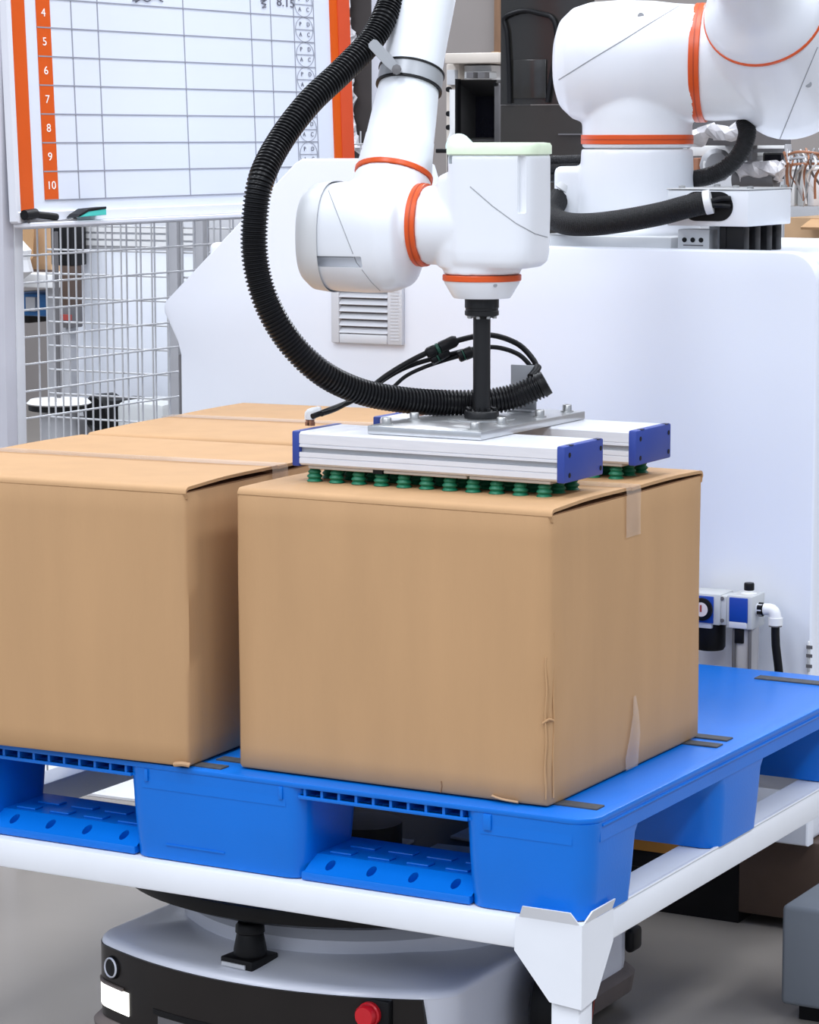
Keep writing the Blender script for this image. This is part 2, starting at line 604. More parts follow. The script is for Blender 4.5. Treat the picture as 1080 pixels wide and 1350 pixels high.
# nine feet with draft; side feet flare into the deck with rounded arches
for i, (a, b) in enumerate(bxs):
    for j, (c, d) in enumerate(bys):
        dr = 0.007
        ox0 = 0.0018 if i == 0 else 0
        ox1 = 0.0018 if i == 2 else 0
        oy0 = 0.0018 if j == 0 else 0
        oy1 = 0.0015 if j == 2 else 0
        rg = []
        for z, s, fl in ((0.509, -0.1, 0.03), (0.4935, 0.0, 0.028), (0.484, 0.1, 0.012), (0.470, 0.2, 0.002), (0.45, 0.3, 0), (0.42, 0.55, 0), (0.385, 0.95, 0), (0.377, 1.0, 0)):
            y0 = c + dr * s * 0.8 + oy0 - (fl if j > 0 else 0)
            y1 = d - dr * s + -oy1 + (fl if j < 2 else 0)
            rg.append([V(x, y, z) for x, y in rrect(a + dr * s + ox0, y0, b - dr * s - ox1, y1, 0.028, 6)])
        MB().rings(rg).build('foot', BLUE, pallet, 35)
# small notches and mould marks on the front feet
for x, w, z0, z1 in ((-0.083, 0.012, 0.486, 0.508), (-0.405, 0.006, 0.490, 0.508), (-0.632, 0.006, 0.490, 0.508)):
    MB().box((x, PY0 - 0.0012, z0), (x + w, PY0 + 0.004, z1), 0.001).build('mould_notch', BLUE, pallet, 40)
MB().box((-0.60, PY0 + 0.0045, 0.3985), (-0.50, PY0 + 0.0105, 0.4005)).build('mould_line', BLUE, pallet)
MB().box((PX1 - 0.0105, 0.475, 0.43), (PX1 - 0.0055, 0.548, 0.4325)).build('mould_line', BLUE, pallet)


def holed_slope(x0, x1, n, y0, z0, y1, z1, rx, rt):
    """sloped strip with n oval through holes"""
    mb = MB()
    m = (x1 - x0) / n
    K = 16
    sl = math.hypot(y1 - y0, z1 - z0)

    def P(x, t, dpt=0):
        nx_, nz_ = (z1 - z0) / sl, -(y1 - y0) / sl
        return V(x, y0 + (y1 - y0) * t + nx_ * dpt, z0 + (z1 - z0) * t + nz_ * dpt)
    for i in range(n):
        cx = x0 + m * (i + 0.5)
        out, inn, deep = [], [], []
        for k in range(K):
            a = 2 * math.pi * k / K
            c, s = math.cos(a), math.sin(a)
            q = 1 / max(abs(c), abs(s))
            out.append(P(cx + c * q * m / 2, 0.5 + s * q * 0.5))
            inn.append(P(cx + c * rx, 0.5 + s * rt))
            deep.append(P(cx + c * rx, 0.5 + s * rt, 0.022))
        fs = []
        for k in range(K):
            j = (k + 1) % K
            fs.append((k, j, K + j, K + k))
            fs.append((K + k, K + j, 2 * K + j, 2 * K + k))
        fs.append(tuple(2 * K + k for k in range(K)))
        mb.add(out + inn + deep, fs)
    return mb


for (a, b) in opens_x:
    mb = holed_slope(a - 0.006, b + 0.012, 4, PY0 + 0.010, 0.388, PY0 + 0.045, 0.407, 0.0065, 0.27)
    mb.build('bottom_ramp', BLUE, pallet, 30)
    MB().box((a - 0.01, PY0 + 0.009, 0.3765), (b + 0.01, PY0 + 0.05, 0.3885), 0.002).build('bottom_edge', BLUE, pallet, 40)
    mb = MB()
    mb.box((a - 0.012, PY0 + 0.045, 0.3765), (b + 0.012, PY0 + 0.15, 0.4065))
    for i in range(4):
        x = a + (b - a) * (i + 0.15) / 4
        mb.box((x, PY0 + 0.055, 0.4065), (x + 0.035, PY0 + 0.075, 0.4095), 0.001)
        mb.box((x + 0.01, PY0 + 0.095, 0.4065), (x + 0.05, PY0 + 0.115, 0.4095), 0.001)
    mb.build('bottom_board', BLUE, pallet)
# dark anti-slip strips let into the deck


def grip(x0, y0, x1, y1):
    MB().box((x0, y0, 0.5155), (x1, y1, 0.5193), 0.0006, 1).build('grip_strip', GRIP, pallet)


grip(-0.01, 0.025, 0.058, 0.05)
grip(-0.02, 0.452, 0.050, 0.476)
grip(-0.02, 0.50, 0.046, 0.524)
grip(-0.10, 0.965, 0.05, 0.992)
grip(-0.62, -0.018, -0.51, 0.004)
grip(-0.46, 0.02, -0.06, 0.045)
grip(-0.46, 0.45, -0.06, 0.475)
grip(-1.0, 0.03, -0.6, 0.055)
grip(-1.0, 0.40, -0.6, 0.425)
grip(-1.0, 0.60, -0.66, 0.625)
grip(-1.0, 0.98, -0.70, 1.005)
grip(-0.55, 0.03, -0.45, 0.052)

# ------------------------------------------------------------------ white steel stand
SX0, SX1, SY0, SY1 = -1.098, 0.066, -0.038, 1.035
stand = thing('pallet_stand', (-0.516, 0.49, 0), 'white powder coated steel stand carrying the blue pallet over the robot', 'stand')
RW = 0.058
MB().box((SX0 + 0.03, SY0, 0.331), (SX1 - 0.002, SY0 + RW, 0.375), 0.004).build('front_rail', STEELW, stand, 40)
MB().box((SX0, SY1 - RW, 0.331), (SX1, SY1, 0.375), 0.004).build('back_rail', STEELW, stand, 40)
MB().box((SX1 - RW, SY0 + RW - 0.002, 0.331), (SX1, SY1 - RW, 0.3755), 0.004).build('side_rail', STEELW, stand, 40)
MB().box((SX0, SY0 + RW, 0.331), (SX0 + RW, SY1 - RW, 0.375), 0.004).build('side_rail', STEELW, stand, 40)
MB().box((SX1 - 0.004, SY0 + 0.1, 0.3755), (SX1 + 0.001, SY1, 0.3785), 0.001).build('rail_edge', STEELW, stand, 40)
MB().box((SX1 - RW - 0.09, 0.10, 0.335), (SX1 - RW + 0.001, 0.14, 0.372), 0.003).build('stub_rail', STEELW, stand, 40)
MB().box((-0.30, 0.715, 0.342), (0.010, 0.732, 0.356), 0.003).build('guard_arm', STEELW, stand, 40)
MB().box((-0.34, 0.70, 0.276), (-0.10, 0.745, 0.343), 0.003).build('amber_guard', AMBER, stand, 40)
MB().box((-0.34, 0.702, 0.248), (-0.10, 0.743, 0.277), 0.003).build('rubber_guard', BLACK, stand, 40)
LW = 0.042
for x, y in ((SX1 - LW - 0.003, SY0 + 0.003), (SX0 + 0.003, SY0 + 0.003), (SX1 - LW - 0.003, SY1 - LW - 0.003), (SX0 + 0.003, SY1 - LW - 0.003)):
    MB().box((x, y, 0.006), (x + LW, y + LW, 0.335), 0.003).build('leg', STEELW, stand, 40)
    MB().box((x - 0.01, y - 0.01, 0), (x + LW + 0.01, y + LW + 0.01, 0.008), 0.002).build('foot_plate', STEELW, stand, 40)
# folded corner gusset at the near leg with turned-out lips
gx, gy = SX1 + 0.003, SY0 - 0.003
poly = [(gx - 0.098, 0.377), (gx, 0.377), (gx, 0.262), (gx - 0.047, 0.266), (gx - 0.100, 0.330)]
MB().prism(poly, lambda u, v, h: V(u, h, v), gy, gy + 0.0035).build('gusset_plate', STEELW, stand)
poly = [(gy + 0.0035, 0.377), (gy + 0.098, 0.377), (gy + 0.098, 0.332), (gy + 0.045, 0.266), (gy + 0.0035, 0.262)]
MB().prism(poly, lambda u, v, h: V(h, u, v), gx - 0.0035, gx).build('gusset_plate', STEELW, stand)


def lip(along_x):
    n = 10
    rg = []
    for i in range(n + 1):
        s = i / n
        e = min(s, 1 - s) / 0.08
        h = 0.017 * (1 - (1 - min(1, e)) ** 2) ** 0.5 + 0.002
        o = 0.010 * h / 0.019
        d = 0.004 + 0.088 * s
        if along_x:
            rg.append([V(gx - d, gy + 0.0005, 0.376), V(gx - d, gy - o, 0.376 + h), V(gx - d, gy - o + 0.0025, 0.376 + h), V(gx - d, gy + 0.003, 0.376)])
        else:
            rg.append([V(gx - 0.0005, gy + d, 0.376), V(gx + o, gy + d, 0.376 + h), V(gx + o - 0.0025, gy + d, 0.376 + h), V(gx - 0.003, gy + d, 0.376)])
    MB().rings(rg).build('gusset_lip', STEELW, stand, 40)


lip(True)
lip(False)

# ------------------------------------------------------------------ mobile robot under the stand
amr = thing('mobile_robot', (-0.5, 0.43, 0), 'white low transport robot with dark front under the pallet stand', 'mobile robot')


AX0, AX1, AY0, AY1, ABUL, AR = -0.850, -0.226, 0.062, 0.79, 0.080, 0.034


def front_y(x):
    k = (x - (AX0 + AX1) / 2) / ((AX1 - AX0) / 2)
    y = AY0 + ABUL * k * k
    e = min(x - AX0, AX1 - x)
    if e < AR:
        q = min(1.0, (AR - e) / AR)
        y += AR * (1 - math.sqrt(max(0.0, 1 - q * q)))
    return y


def plan(inset):
    n = 40
    pts = []
    for i in range(n + 1):
        x = AX0 + (AX1 - AX0) * 0.5 * (1 - math.cos(math.pi * i / n))
        pts.append((x, front_y(x)))
    for i in range(11):
        pts.append((AX1, AY0 + ABUL + AR + 0.02 + (AY1 - 0.06 - AY0 - ABUL - AR - 0.02) * i / 10))
    for cx, a0 in ((AX1 - 0.06, 0), (AX0 + 0.06, 90)):
        for i in range(7):
            a = math.radians(a0 + 15 * i)
            pts.append((cx + 0.06 * math.cos(a), AY1 - 0.06 + 0.06 * math.sin(a)))
    for i in range(1, 11):
        pts.append((AX0, AY1 - 0.06 - (AY1 - 0.06 - AY0 - ABUL - AR - 0.02) * i / 10))
    cx, cy = (AX0 + AX1) / 2, (AY0 + AY1) / 2
    hx, hy = (AX1 - AX0) / 2, (AY1 - AY0) / 2
    return [(cx + (x - cx) * (1 - inset / hx), cy + (y - cy) * (1 - inset / hy)) for x, y in pts]


def shell(levels):
    return MB().rings([[V(x, y, z) for x, y in plan(i)] for z, i in levels])


shell([(0.179, 0.0), (0.184, 0.0015), (0.188, 0.006), (0.190, 0.016), (0.195, 0.06), (0.203, 0.12), (0.208, 0.2), (0.209, 0.3)]).build('top_shell', AMRW, amr, 40)
shell([(0.062, 0.003), (0.075, 0.0012), (0.177, 0.0012), (0.180, 0.0012)]).build('side_shell', AMRW, amr, 40)


def on_front(name, x0, x1, z0, z1, m, d=0.004, parent=None, n=24, d0=-0.004):
    rg = []
    for i in range(n + 1):
        x = x0 + (x1 - x0) * i / n
        y = front_y(x)
        rg.append([V(x, y - d0, z0), V(x, y - d, z0), V(x, y - d, z1), V(x, y - d0, z1)])
    return MB().rings(rg).build(name, m, parent or amr, 30)


# dark fascia set into the front, its right end slanted
n = 48
rg = []
for i in range(n + 1):
    x = AX0 + 0.0005 + (-0.262 - AX0) * (i / n) ** 1.6
    y = front_y(x)
    xs_ = -0.001 if i == 0 else 0
    sk = 0.03 * max(0, (i - n + 1))
    rg.append([V(x + xs_ + sk * 0.5, y - 0.0025, 0.066), V(x + xs_, y - 0.0025, 0.1785), V(x + xs_, y + 0.004, 0.1785), V(x + xs_ + sk * 0.5, y + 0.004, 0.066)])
MB().rings(rg).build('front_fascia', AMRD, amr, 30)
MB().box((AX0 - 0.0012, front_y(AX0 + 0.0002), 0.066), (AX0 + 0.004, 0.235, 0.1785), 0.001).build('fascia_return', AMRD, amr, 30)
MB().rings([[V(x, y, z) for x, y in plan(i)] for z, i in ((0.02, 0.0), (0.026, -0.008), (0.055, -0.012), (0.064, -0.004), (0.067, 0.01))]).build('bumper', AMRB, amr, 40)
hb = on_front('headlamp', -0.842, -0.757, 0.083, 0.119, LAMP, 0.0045)
on_front('lamp_brow', -0.842, -0.770, 0.1195, 0.1235, AMRB, 0.007)
# round sensor by the lamp
sp = V(-0.795, front_y(-0.795) + 0.002, 0.150)
sd = V(-0.35, -1, 0.05)
MB().lathe(sp, sd, [(0.018, -0.01), (0.018, 0.006), (0.016, 0.009), (0.0, 0.010)], 28).build('round_sensor', BLACK, amr, 40)
MB().lathe(sp, sd, [(0.0130, 0.0085), (0.0142, 0.0115), (0.0155, 0.0105), (0.0160, 0.0085)], 28, cap=False).build('sensor_rim', AMRW, amr, 40)
# emergency stop
ex = -0.330
ey = front_y(ex)
bs = MB().box((ex - 0.028, ey - 0.006, 0.122), (ex + 0.030, ey + 0.01, 0.1785), 0.003).build('stop_housing', BLACK, amr, 40)
MB().lathe(V(ex, ey - 0.006, 0.157), V(0, -1, 0), [(0.018, 0), (0.018, 0.006), (0.016, 0.008), (0.0165, 0.016), (0.014, 0.020), (0.0, 0.0205)], 28).build('stop_button', RED, bs, 40)
on_front('sensor_slot', -0.70, -0.48, 0.102, 0.110, BLACK, 0.004)
on_front('vent_strip', -0.69, -0.49, 0.078, 0.100, GREYD, 0.0035)
# scanner on the front deck
sc = V(-0.553, 0.122, 0.1895)
Ms = Matrix.Translation(sc) @ Matrix.Rotation(math.radians(-6), 4, 'Z')
l0 = MB().box((-0.030, -0.034, 0), (0.030, 0.030, 0.016), 0.003, M=Ms).build('scanner_base', BLACK, amr, 40)
MB().box((-0.026, -0.0365, 0.003), (0.018, -0.0335, 0.009), M=Ms).build('scanner_label', VENT, l0)
MB().lathe(sc, V(0, 0, 1), [(0.025, 0.015), (0.0245, 0.025), (0.0205, 0.046), (0.0195, 0.048), (0.022, 0.050), (0.0215, 0.060), (0.0185, 0.064), (0, 0.065)], 32).build('scanner_head', BLACK, amr, 40)
# lifting disc on a light drum
LC = V(-0.55, 0.455, 0)
MB().lathe(LC, V(0, 0, 1), [(0.285, 0.19), (0.285, 0.222), (0.27, 0.235), (0.255, 0.25), (0.25, 0.262)], 64).build('lift_drum', AMRW, amr, 40)
MB().lathe(LC, V(0, 0, 1), [(0.25, 0.260), (0.36, 0.2615), (0.385, 0.272), (0.388, 0.28), (0.385, 0.292), (0.0, 0.293)], 80).build('lift_disc', BLACK, amr, 40)
MB().lathe(LC, V(0, 0, 1), [(0.06, 0.2925), (0.06, 0.3345), (0.0, 0.3348)], 48).build('lift_pad', DARKST, amr, 40)
for pts in (((462, 1098), (546, 1107), (528, 1118), (462, 1111)), ((577, 1112), (626, 1117), (626, 1133), (556, 1123)), ((594, 1102), (628, 1086), (628, 1108))):
    q = [on(x, y, 'z', 0.2965) for x, y in pts]
    MB().prism([(p.x, p.y) for p in q], XYZ, 0.2925, 0.2965).build('lift_plate', FRLG, amr)
for y in (0.285, 0.325):
    MB().lathe(V(AX1 - 0.0005, y, 0.085), V(1, 0, 0), [(0.005, -0.004), (0.005, 0.002), (0, 0.003)], 12).build('side_screw', GREYD, amr, 40)
# large side wheel with a red line
tc = V(-0.180, 0.415, 0.105)
tx = V(1, 0.12, 0).normalized()
wl = MB().lathe(tc, tx, [(0.07, -0.022), (0.092, -0.022), (0.102, -0.016), (0.104, -0.006), (0.104, 0.006), (0.102, 0.016), (0.092, 0.022), (0.07, 0.022)], 48).build('side_wheel', BLACK, amr, 40)
MB().lathe(tc, tx, [(0.05, -0.018), (0.071, -0.018), (0.071, 0.018), (0.05, 0.018), (0.02, 0.022), (0.0, 0.022)], 32).build('hub', BLACK, wl, 40)
MB().lathe(tc, tx, [(0.083, 0.0215), (0.085, 0.0232), (0.087, 0.0215)], 48, cap=False).build('red_line', REDLINE, wl, 40)
MB().box((AX1 - 0.01, 0.755, 0.085), (AX1 + 0.006, 0.797, 0.125), 0.008, 3).build('rear_roller', BLACK, amr, 40)
for y in (0.22, 0.66):
    for x in (-0.73, -0.34):
        MB().lathe(V(x, y, 0.05), V(1, 0, 0), [(0.0, -0.02), (0.048, -0.02), (0.05, -0.015), (0.05, 0.015), (0.048, 0.02), (0, 0.02)], 24).build('wheel', BLACK, amr, 40)

# ------------------------------------------------------------------ robot cabinet
CY = 1.25
cab = thing('robot_cabinet', (-0.75, 1.6, 0), 'large smooth white cabinet carrying the robot behind the pallet', 'cabinet')
arc = []
for i in range(9):
    a = math.radians(90 - 90 * i / 8)
    arc.append((-0.165 + 0.055 * math.cos(a), 1.155 + 0.055 * math.sin(a)))
poly = [(-1.425, 0.165), (-1.425, 0.985), (-1.432, 1.01), (-1.462, 1.066), (-1.464, 1.079), (-1.458, 1.09), (-1.16, 1.358), (-1.145, 1.366), (-0.90, 1.367), (-0.875, 1.355), (-0.83, 1.222), (-0.81, 1.211)] + arc + [(-0.11, 0.165)]
MB().prism(poly, lambda u, v, h: V(u, h, v), CY, CY + 0.035, 0.006, 3).build('front_panel', CABW, cab, 30)
MB().box((-1.38, CY + 0.034, 0.165), (-0.115, 2.05, 1.2035), 0.012, 3).build('body', CABW, cab, 40)
MB().box((-1.40, CY + 0.03, 0.0), (-0.25, 1.98, 0.168)).build('plinth', BLACK, cab)
MB().box((-0.252, CY + 0.03, 0.02), (-0.08, 1.9, 0.166), 0.004).build('plinth_panel', BROWN, cab, 40)
MB().prism([(-1.43, 0.78), (-1.50, 0.735), (-1.50, 0.60), (-1.43, 0.60)], lambda u, v, h: V(u, h, v), CY + 0.004, CY + 0.07, 0.002).build('corner_shoe', BLACK, cab)
MB().box((-1.436, CY + 0.01, 0.62), (-1.424, CY + 0.05, 0.985), 0.003).build('edge_shade_strip', GREYD, cab, 40)  # dark strip that paints the shade along the panel's side
# louvre
vx0, vx1, vz0, vz1 = -1.075, -0.921, 1.022, 1.165
ix0, ix1, iz0, iz1 = -1.057, -0.953, 1.040, 1.147
vent = MB()
vent.box((vx0, CY - 0.012, vz0), (ix0, CY, vz1), 0.003)
vent.box((ix1, CY - 0.012, vz0), (vx1, CY, vz1), 0.003)
vent.box((ix0, CY - 0.012, vz0), (ix1, CY, iz0), 0.003)
vent.box((ix0, CY - 0.012, iz1), (ix1, CY, vz1), 0.003)
vf = vent.build('louvre_frame', VENT, cab, 40)
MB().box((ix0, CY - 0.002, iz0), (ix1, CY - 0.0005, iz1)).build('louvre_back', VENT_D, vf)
ns = 8
s0 = None
for i in range(ns):
    z = iz0 + 0.002 + (iz1 - iz0) * i / ns
    if s0 is None:
        s0 = MB().add([V(ix0, CY - 0.012, z), V(ix1, CY - 0.012, z), V(ix1, CY - 0.003, z + 0.0095), V(ix0, CY - 0.003, z + 0.0095), V(ix0, CY - 0.010, z - 0.001), V(ix1, CY - 0.010, z - 0.001), V(ix1, CY - 0.001, z + 0.0085), V(ix0, CY - 0.001, z + 0.0085)], [(0, 1, 2, 3), (4, 7, 6, 5), (0, 4, 5, 1), (2, 6, 7, 3), (0, 3, 7, 4), (1, 5, 6, 2)]).build('slat', VENT, vf)
    else:
        dup(s0, vf, (0, 0, (iz1 - iz0) * i / ns))
vg = None
for i in range(22):
    z = vz0 + 0.008 + i * 0.006
    if vg is None:
        vg = MB().box((ix1 + 0.008, CY - 0.0132, z), (vx1 - 0.006, CY - 0.0115, z + 0.003)).build('frame_rib', VENT, vf)
    else:
        dup(vg, vf, (0, 0, i * 0.006))
# small grey outlet by the right edge
ot = thing('wall_outlet', (-0.12, CY - 0.01, 0.5), 'grey outlet in white plate low on the cabinet right edge', 'outlet')
p0, p1 = on(1066, 890, 'y', CY), on(1082, 846, 'y', CY)
MB().box((p0.x, CY - 0.008, p0.z), (-0.1105, CY - 0.0003, p1.z), 0.002).build('plate', WHITEP, ot, 40)
MB().box((p0.x + 0.007, CY - 0.012, p0.z + 0.008), (-0.1125, CY - 0.0075, p1.z - 0.006), 0.002).build('socket', FRLG, ot, 40)
for k in (0.25, 0.55, 0.8):
    MB().box((p0.x + 0.011, CY - 0.0126, p0.z + (p1.z - p0.z) * k), (-0.1135, CY - 0.0115, p0.z + (p1.z - p0.z) * k + 0.006)).build('socket_slot', GREYD, ot)

# ------------------------------------------------------------------ air regulator on the cabinet
FY = 1.165
frl = thing('air_regulator', (-0.23, 1.2, 0.45), 'grey and blue air regulator with bowls mounted on the white cabinet', 'air regulator')


def fp(px, py, y=FY):
    return on(px, py, 'y', y)


def fbox(x0, y0, x1, y1, ya, yb, name, m, parent=frl, r=0.003):
    a, b = on(x0, y1, 'y', ya), on(x1, y0, 'y', ya)
    return MB().box((a.x, ya, a.z), (b.x, yb, b.z), r).build(name, m, parent, 40)


b1 = fbox(905, 784, 950, 821, FY, 1.225, 'gauge_block', FRLG)
fbox(905, 787, 940.5, 819, FY - 0.003, FY + 0.002, 'gauge_plate', FRLB, b1, 0.001)
gc = fp(926, 803, FY - 0.004)
MB().lathe(gc, V(0, -1, 0), [(0.020, 0), (0.020, 0.004), (0.016, 0.005)], 28).build('gauge_bezel', BLACK, b1, 40)
MB().lathe(gc, V(0, -1, 0), [(0.0125, 0.003), (0.0125, 0.0058), (0, 0.006)], 28).build('gauge_dial', DIAL, b1, 40)
MB().box(gc + V(-0.002, -0.0066, -0.004), gc + V(0.0015, -0.0056, 0.008)).build('gauge_needle', REDB, b1)
fbox(905, 820, 938, 826, FY, 1.20, 'block_foot', ALU, b1, 0.001)
b2 = fbox(948.5, 786, 959, 824, FY + 0.004, 1.215, 'joining_clamp', FRLG)
for py in (789, 818):
    MB().lathe(fp(952.5, py, FY + 0.004), V(0, -1, 0), [(0.0035, 0), (0.0035, 0.002), (0, 0.0022)], 10).build('clamp_screw', GREYD, b2, 40)
b3 = fbox(957.5, 787, 992, 828, FY, 1.225, 'filter_block', FRLG)
fbox(961, 789.5, 985.5, 820, FY - 0.003, FY + 0.002, 'blue_plate', FRLB, b3, 0.001)
fbox(961, 820.5, 984, 827.5, FY - 0.003, FY + 0.002, 'label_plate', ALU, b3, 0.001)
kc = (fp(980.5, 786))
MB().lathe(V(kc.x, 1.19, kc.z), V(0, 0, 1), [(0.014, -0.004), (0.014, 0.002), (0.008, 0.004), (0.008, 0.008)], 20).build('knob_collar', WHITEP, b3, 40)
MB().lathe(V(kc.x, 1.19, kc.z), V(0, 0, 1), [(0.0082, 0.007), (0.009, 0.008), (0.009, 0.018), (0.008, 0.02), (0, 0.02)], 20).build('adjusting_knob', BLACK, b3, 40)
ca = fp(925, 826)
MB().lathe(V(ca.x + 0.004, 1.195, ca.z + 0.006), V(0, 0, -1), [(0.027, 0), (0.027, 0.045), (0.024, 0.05), (0, 0.051)], 28).build('black_bowl', BLACK, frl, 40)
cb = fp(975, 828)
MB().lathe(V(cb.x, 1.195, cb.z + 0.002), V(0, 0, -1), [(0.022, 0), (0.023, 0.01), (0.022, 0.095), (0.016, 0.11), (0, 0.112)], 28).build('bowl_guard', CLEARB, frl, 40)
fbox(968, 829, 980, 848, 1.168, 1.176, 'bowl_latch', BLACK, frl, 0.002)
for px in (966, 987):
    q = fp(px, 830)
    MB().cyl(V(q.x, 1.172, q.z), V(q.x, 1.172, q.z - 0.1), 0.0032, n=10).build('guard_rod', GREYD, frl, 40)
q = fp(998, 803, 1.19)
MB().cyl(V(q.x - 0.02, 1.19, q.z), V(q.x + 0.012, 1.19, q.z), 0.011).build('outlet_nipple', ALU, frl, 40)
MB().cyl(V(q.x + 0.004, 1.19, q.z), V(q.x + 0.012, 1.19, q.z), 0.0125, n=6).build('outlet_nut', BLACK, frl, 30)
e1 = fp(1008, 803, 1.19)
e2 = fp(1022, 806, 1.19)
e3 = fp(1022.5, 824, 1.19)
MB().tube([e1, e2 + V(-0.006, 0, 0.002), e2 + V(0, 0, -0.006), e3], 0.0105, 14, 0.004).build('elbow_fitting', WHITEP, frl, 40)
MB().cyl(e3 + V(0, 0, 0.013), e3, 0.0125).build('elbow_collar', WHITEP, frl, 40)
MB().cyl(e3, e3 + V(0, 0, -0.0025), 0.0115).build('collar_ring', GREYD, frl, 40)
MB().tube([e3, fp(1023, 850, 1.19), fp(1027, 885, 1.19), fp(1030, 930, 1.19)], 0.0075, 12).build('air_tube', BLACK, frl, 40)

# ------------------------------------------------------------------ junction box on the cabinet
jb = thing('junction_box', (-0.28, 1.4, 1.2035), 'white box with oval cable port on black legs on cabinet top', 'junction box')
JY = 1.29
j0, j1 = on(879, 299, 'y', JY), on(987, 249, 'y', JY)
jx1, jz0, jz1 = j1.x, j0.z + 0.002, j1.z
MB().box((j0.x, JY, jz0), (jx1, JY + 0.205, jz1 - 0.003), 0.003).build('case', ROBOT, jb, 40)
MB().box((j0.x - 0.001, JY - 0.001, jz1 - 0.0025), (jx1 + 0.001, JY + 0.206, jz1), 0.001).build('lid', FRLG, jb, 40)
sa, sb_ = on(900, 291, 'y', JY), on(967, 253, 'y', JY)
ph_ = (sb_.z - sa.z) / 2
pc = (sa.z + sb_.z) / 2
pp = []
for i in range(17):
    a = math.radians(-90 + 180 * i / 16)
    pp.append((sb_.x - ph_ + ph_ * math.cos(a), pc + ph_ * math.sin(a)))
for i in range(17):
    a = math.radians(90 + 180 * i / 16)
    pp.append((sa.x + ph_ + ph_ * math.cos(a), pc + ph_ * math.sin(a)))
MB().prism(pp, lambda u, v, h: V(u, h, v), JY - 0.0015, JY + 0.003).build('cable_port', BLACK, jb)
for dx, dy in ((0.02, 0.02), (0.15, 0.02), (0.02, 0.18), (0.15, 0.18), (0.09, 0.1)):
    MB().lathe(V(j0.x + dx, JY + dy, jz1), V(0, 0, 1), [(0.006, 0), (0.006, 0.004), (0, 0.005)], 12).build('lid_screw', BOLT, jb, 40)
for y in (JY + 0.012, JY + 0.065, JY + 0.12, JY + 0.165):
    MB().box((jx1 - 0.055, y, 1.2035), (jx1 - 0.012, y + 0.026, jz0 + 0.001), 0.002).build('leg', BLACK, jb, 40)
MB().box((jx1 - 0.058, JY + 0.01, 1.2035), (jx1 - 0.045, JY + 0.19, jz0 + 0.001), 0.002).build('leg_web', BLACK, jb, 40)
MB().box((j0.x + 0.03, JY + 0.12, 1.2035), (j0.x + 0.06, JY + 0.19, jz0 + 0.001), 0.002).build('leg', ROBOT_G, jb, 40)

# ------------------------------------------------------------------ robot arm
BX, BY = -0.552, 1.47
arm = thing('industrial_robot', (BX, BY, 1.2035), 'white jointed robot arm with orange joint rings on the cabinet', 'robot arm')
B0 = V(BX, BY, 0)
a2 = V(math.cos(math.radians(15)), math.sin(math.radians(15)), 0)
Z = V(0, 0, 1)
ZJ2 = 1.54
# base casting
mb = MB()
mb.lathe(V(BX, BY, 1.2035), Z, [(0.125, 0), (0.125, 0.03), (0.116, 0.04), (0.110, 0.06), (0.106, 0.11), (0.103, 0.18)], 48)
mb.box((BX - 0.145, BY - 0.06, 1.2035 + 0.03), (BX - 0.05, BY + 0.07, 1.352), 0.01)
blend(mb, 'base', ROBOT, arm, 0.004, 5)
MB().box((BX - 0.15, BY - 0.145, 1.2035), (BX + 0.135, BY + 0.15, 1.228), 0.004).build('base_plate', ROBOT_G, arm, 40)
pb0 = on(893, 326, 'y', 1.32)
cp = MB().box((pb0.x, 1.32, 1.2045), (pb0.x + 0.062, 1.36, 1.243), 0.003).build('connector_block', ROBOT_G, arm, 40)
for k in range(3):
    MB().lathe(V(pb0.x + 0.014 + 0.016 * k, 1.32, 1.224), V(0, -1, 0), [(0.0045, -0.001), (0.0045, 0.001), (0, 0.0012)], 12).build('port', BLACK, cp, 40)
MB().box((pb0.x + 0.012, 1.3188, 1.2135), (pb0.x + 0.05, 1.3205, 1.2155)).build('port_line', GREYD, cp)


def orange_ring(name, o, ax, r, w, parent, double=True, n=64):
    m = MB().lathe(o, ax, [(r - 0.004, -w / 2), (r + 0.0012, -w / 2), (r + 0.0018, -w / 2 + 0.001), (r + 0.0018, w / 2 - 0.001), (r + 0.0012, w / 2), (r - 0.004, w / 2)], n, cap=False)
    g = m.build(name, ORANGE, parent, 30)
    if double:
        MB().lathe(o, ax, [(r, -0.0012), (r + 0.0024, -0.0010), (r + 0.0024, 0.0010), (r, 0.0012)], n, cap=False).build('ring_groove', ORANGE_D, g, 30)
    return g


orange_ring('joint_ring', V(BX, BY, 1.401), Z, 0.102, 0.017, arm)
# shoulder: short column rising into a lying drum
mb = MB()
mb.lathe(V(BX, BY, 1.385), Z, [(0.1015, 0.0), (0.1015, 0.06), (0.098, 0.10), (0.09, 0.16)], 48)
c0 = V(BX, BY, ZJ2)
mb.lathe(c0, a2, [(0.0, -0.152), (0.055, -0.150), (0.082, -0.140), (0.102, -0.118), (0.112, -0.085), (0.115, -0.03), (0.113, 0.03), (0.108, 0.07), (0.105, 0.116)], 48, cap=True, ex=2.25)
sh = blend(mb, 'shoulder', ROBOT, arm, 0.004, 5)
orange_ring('joint_ring', c0 + a2 * 0.118, a2, 0.1065, 0.019, arm)
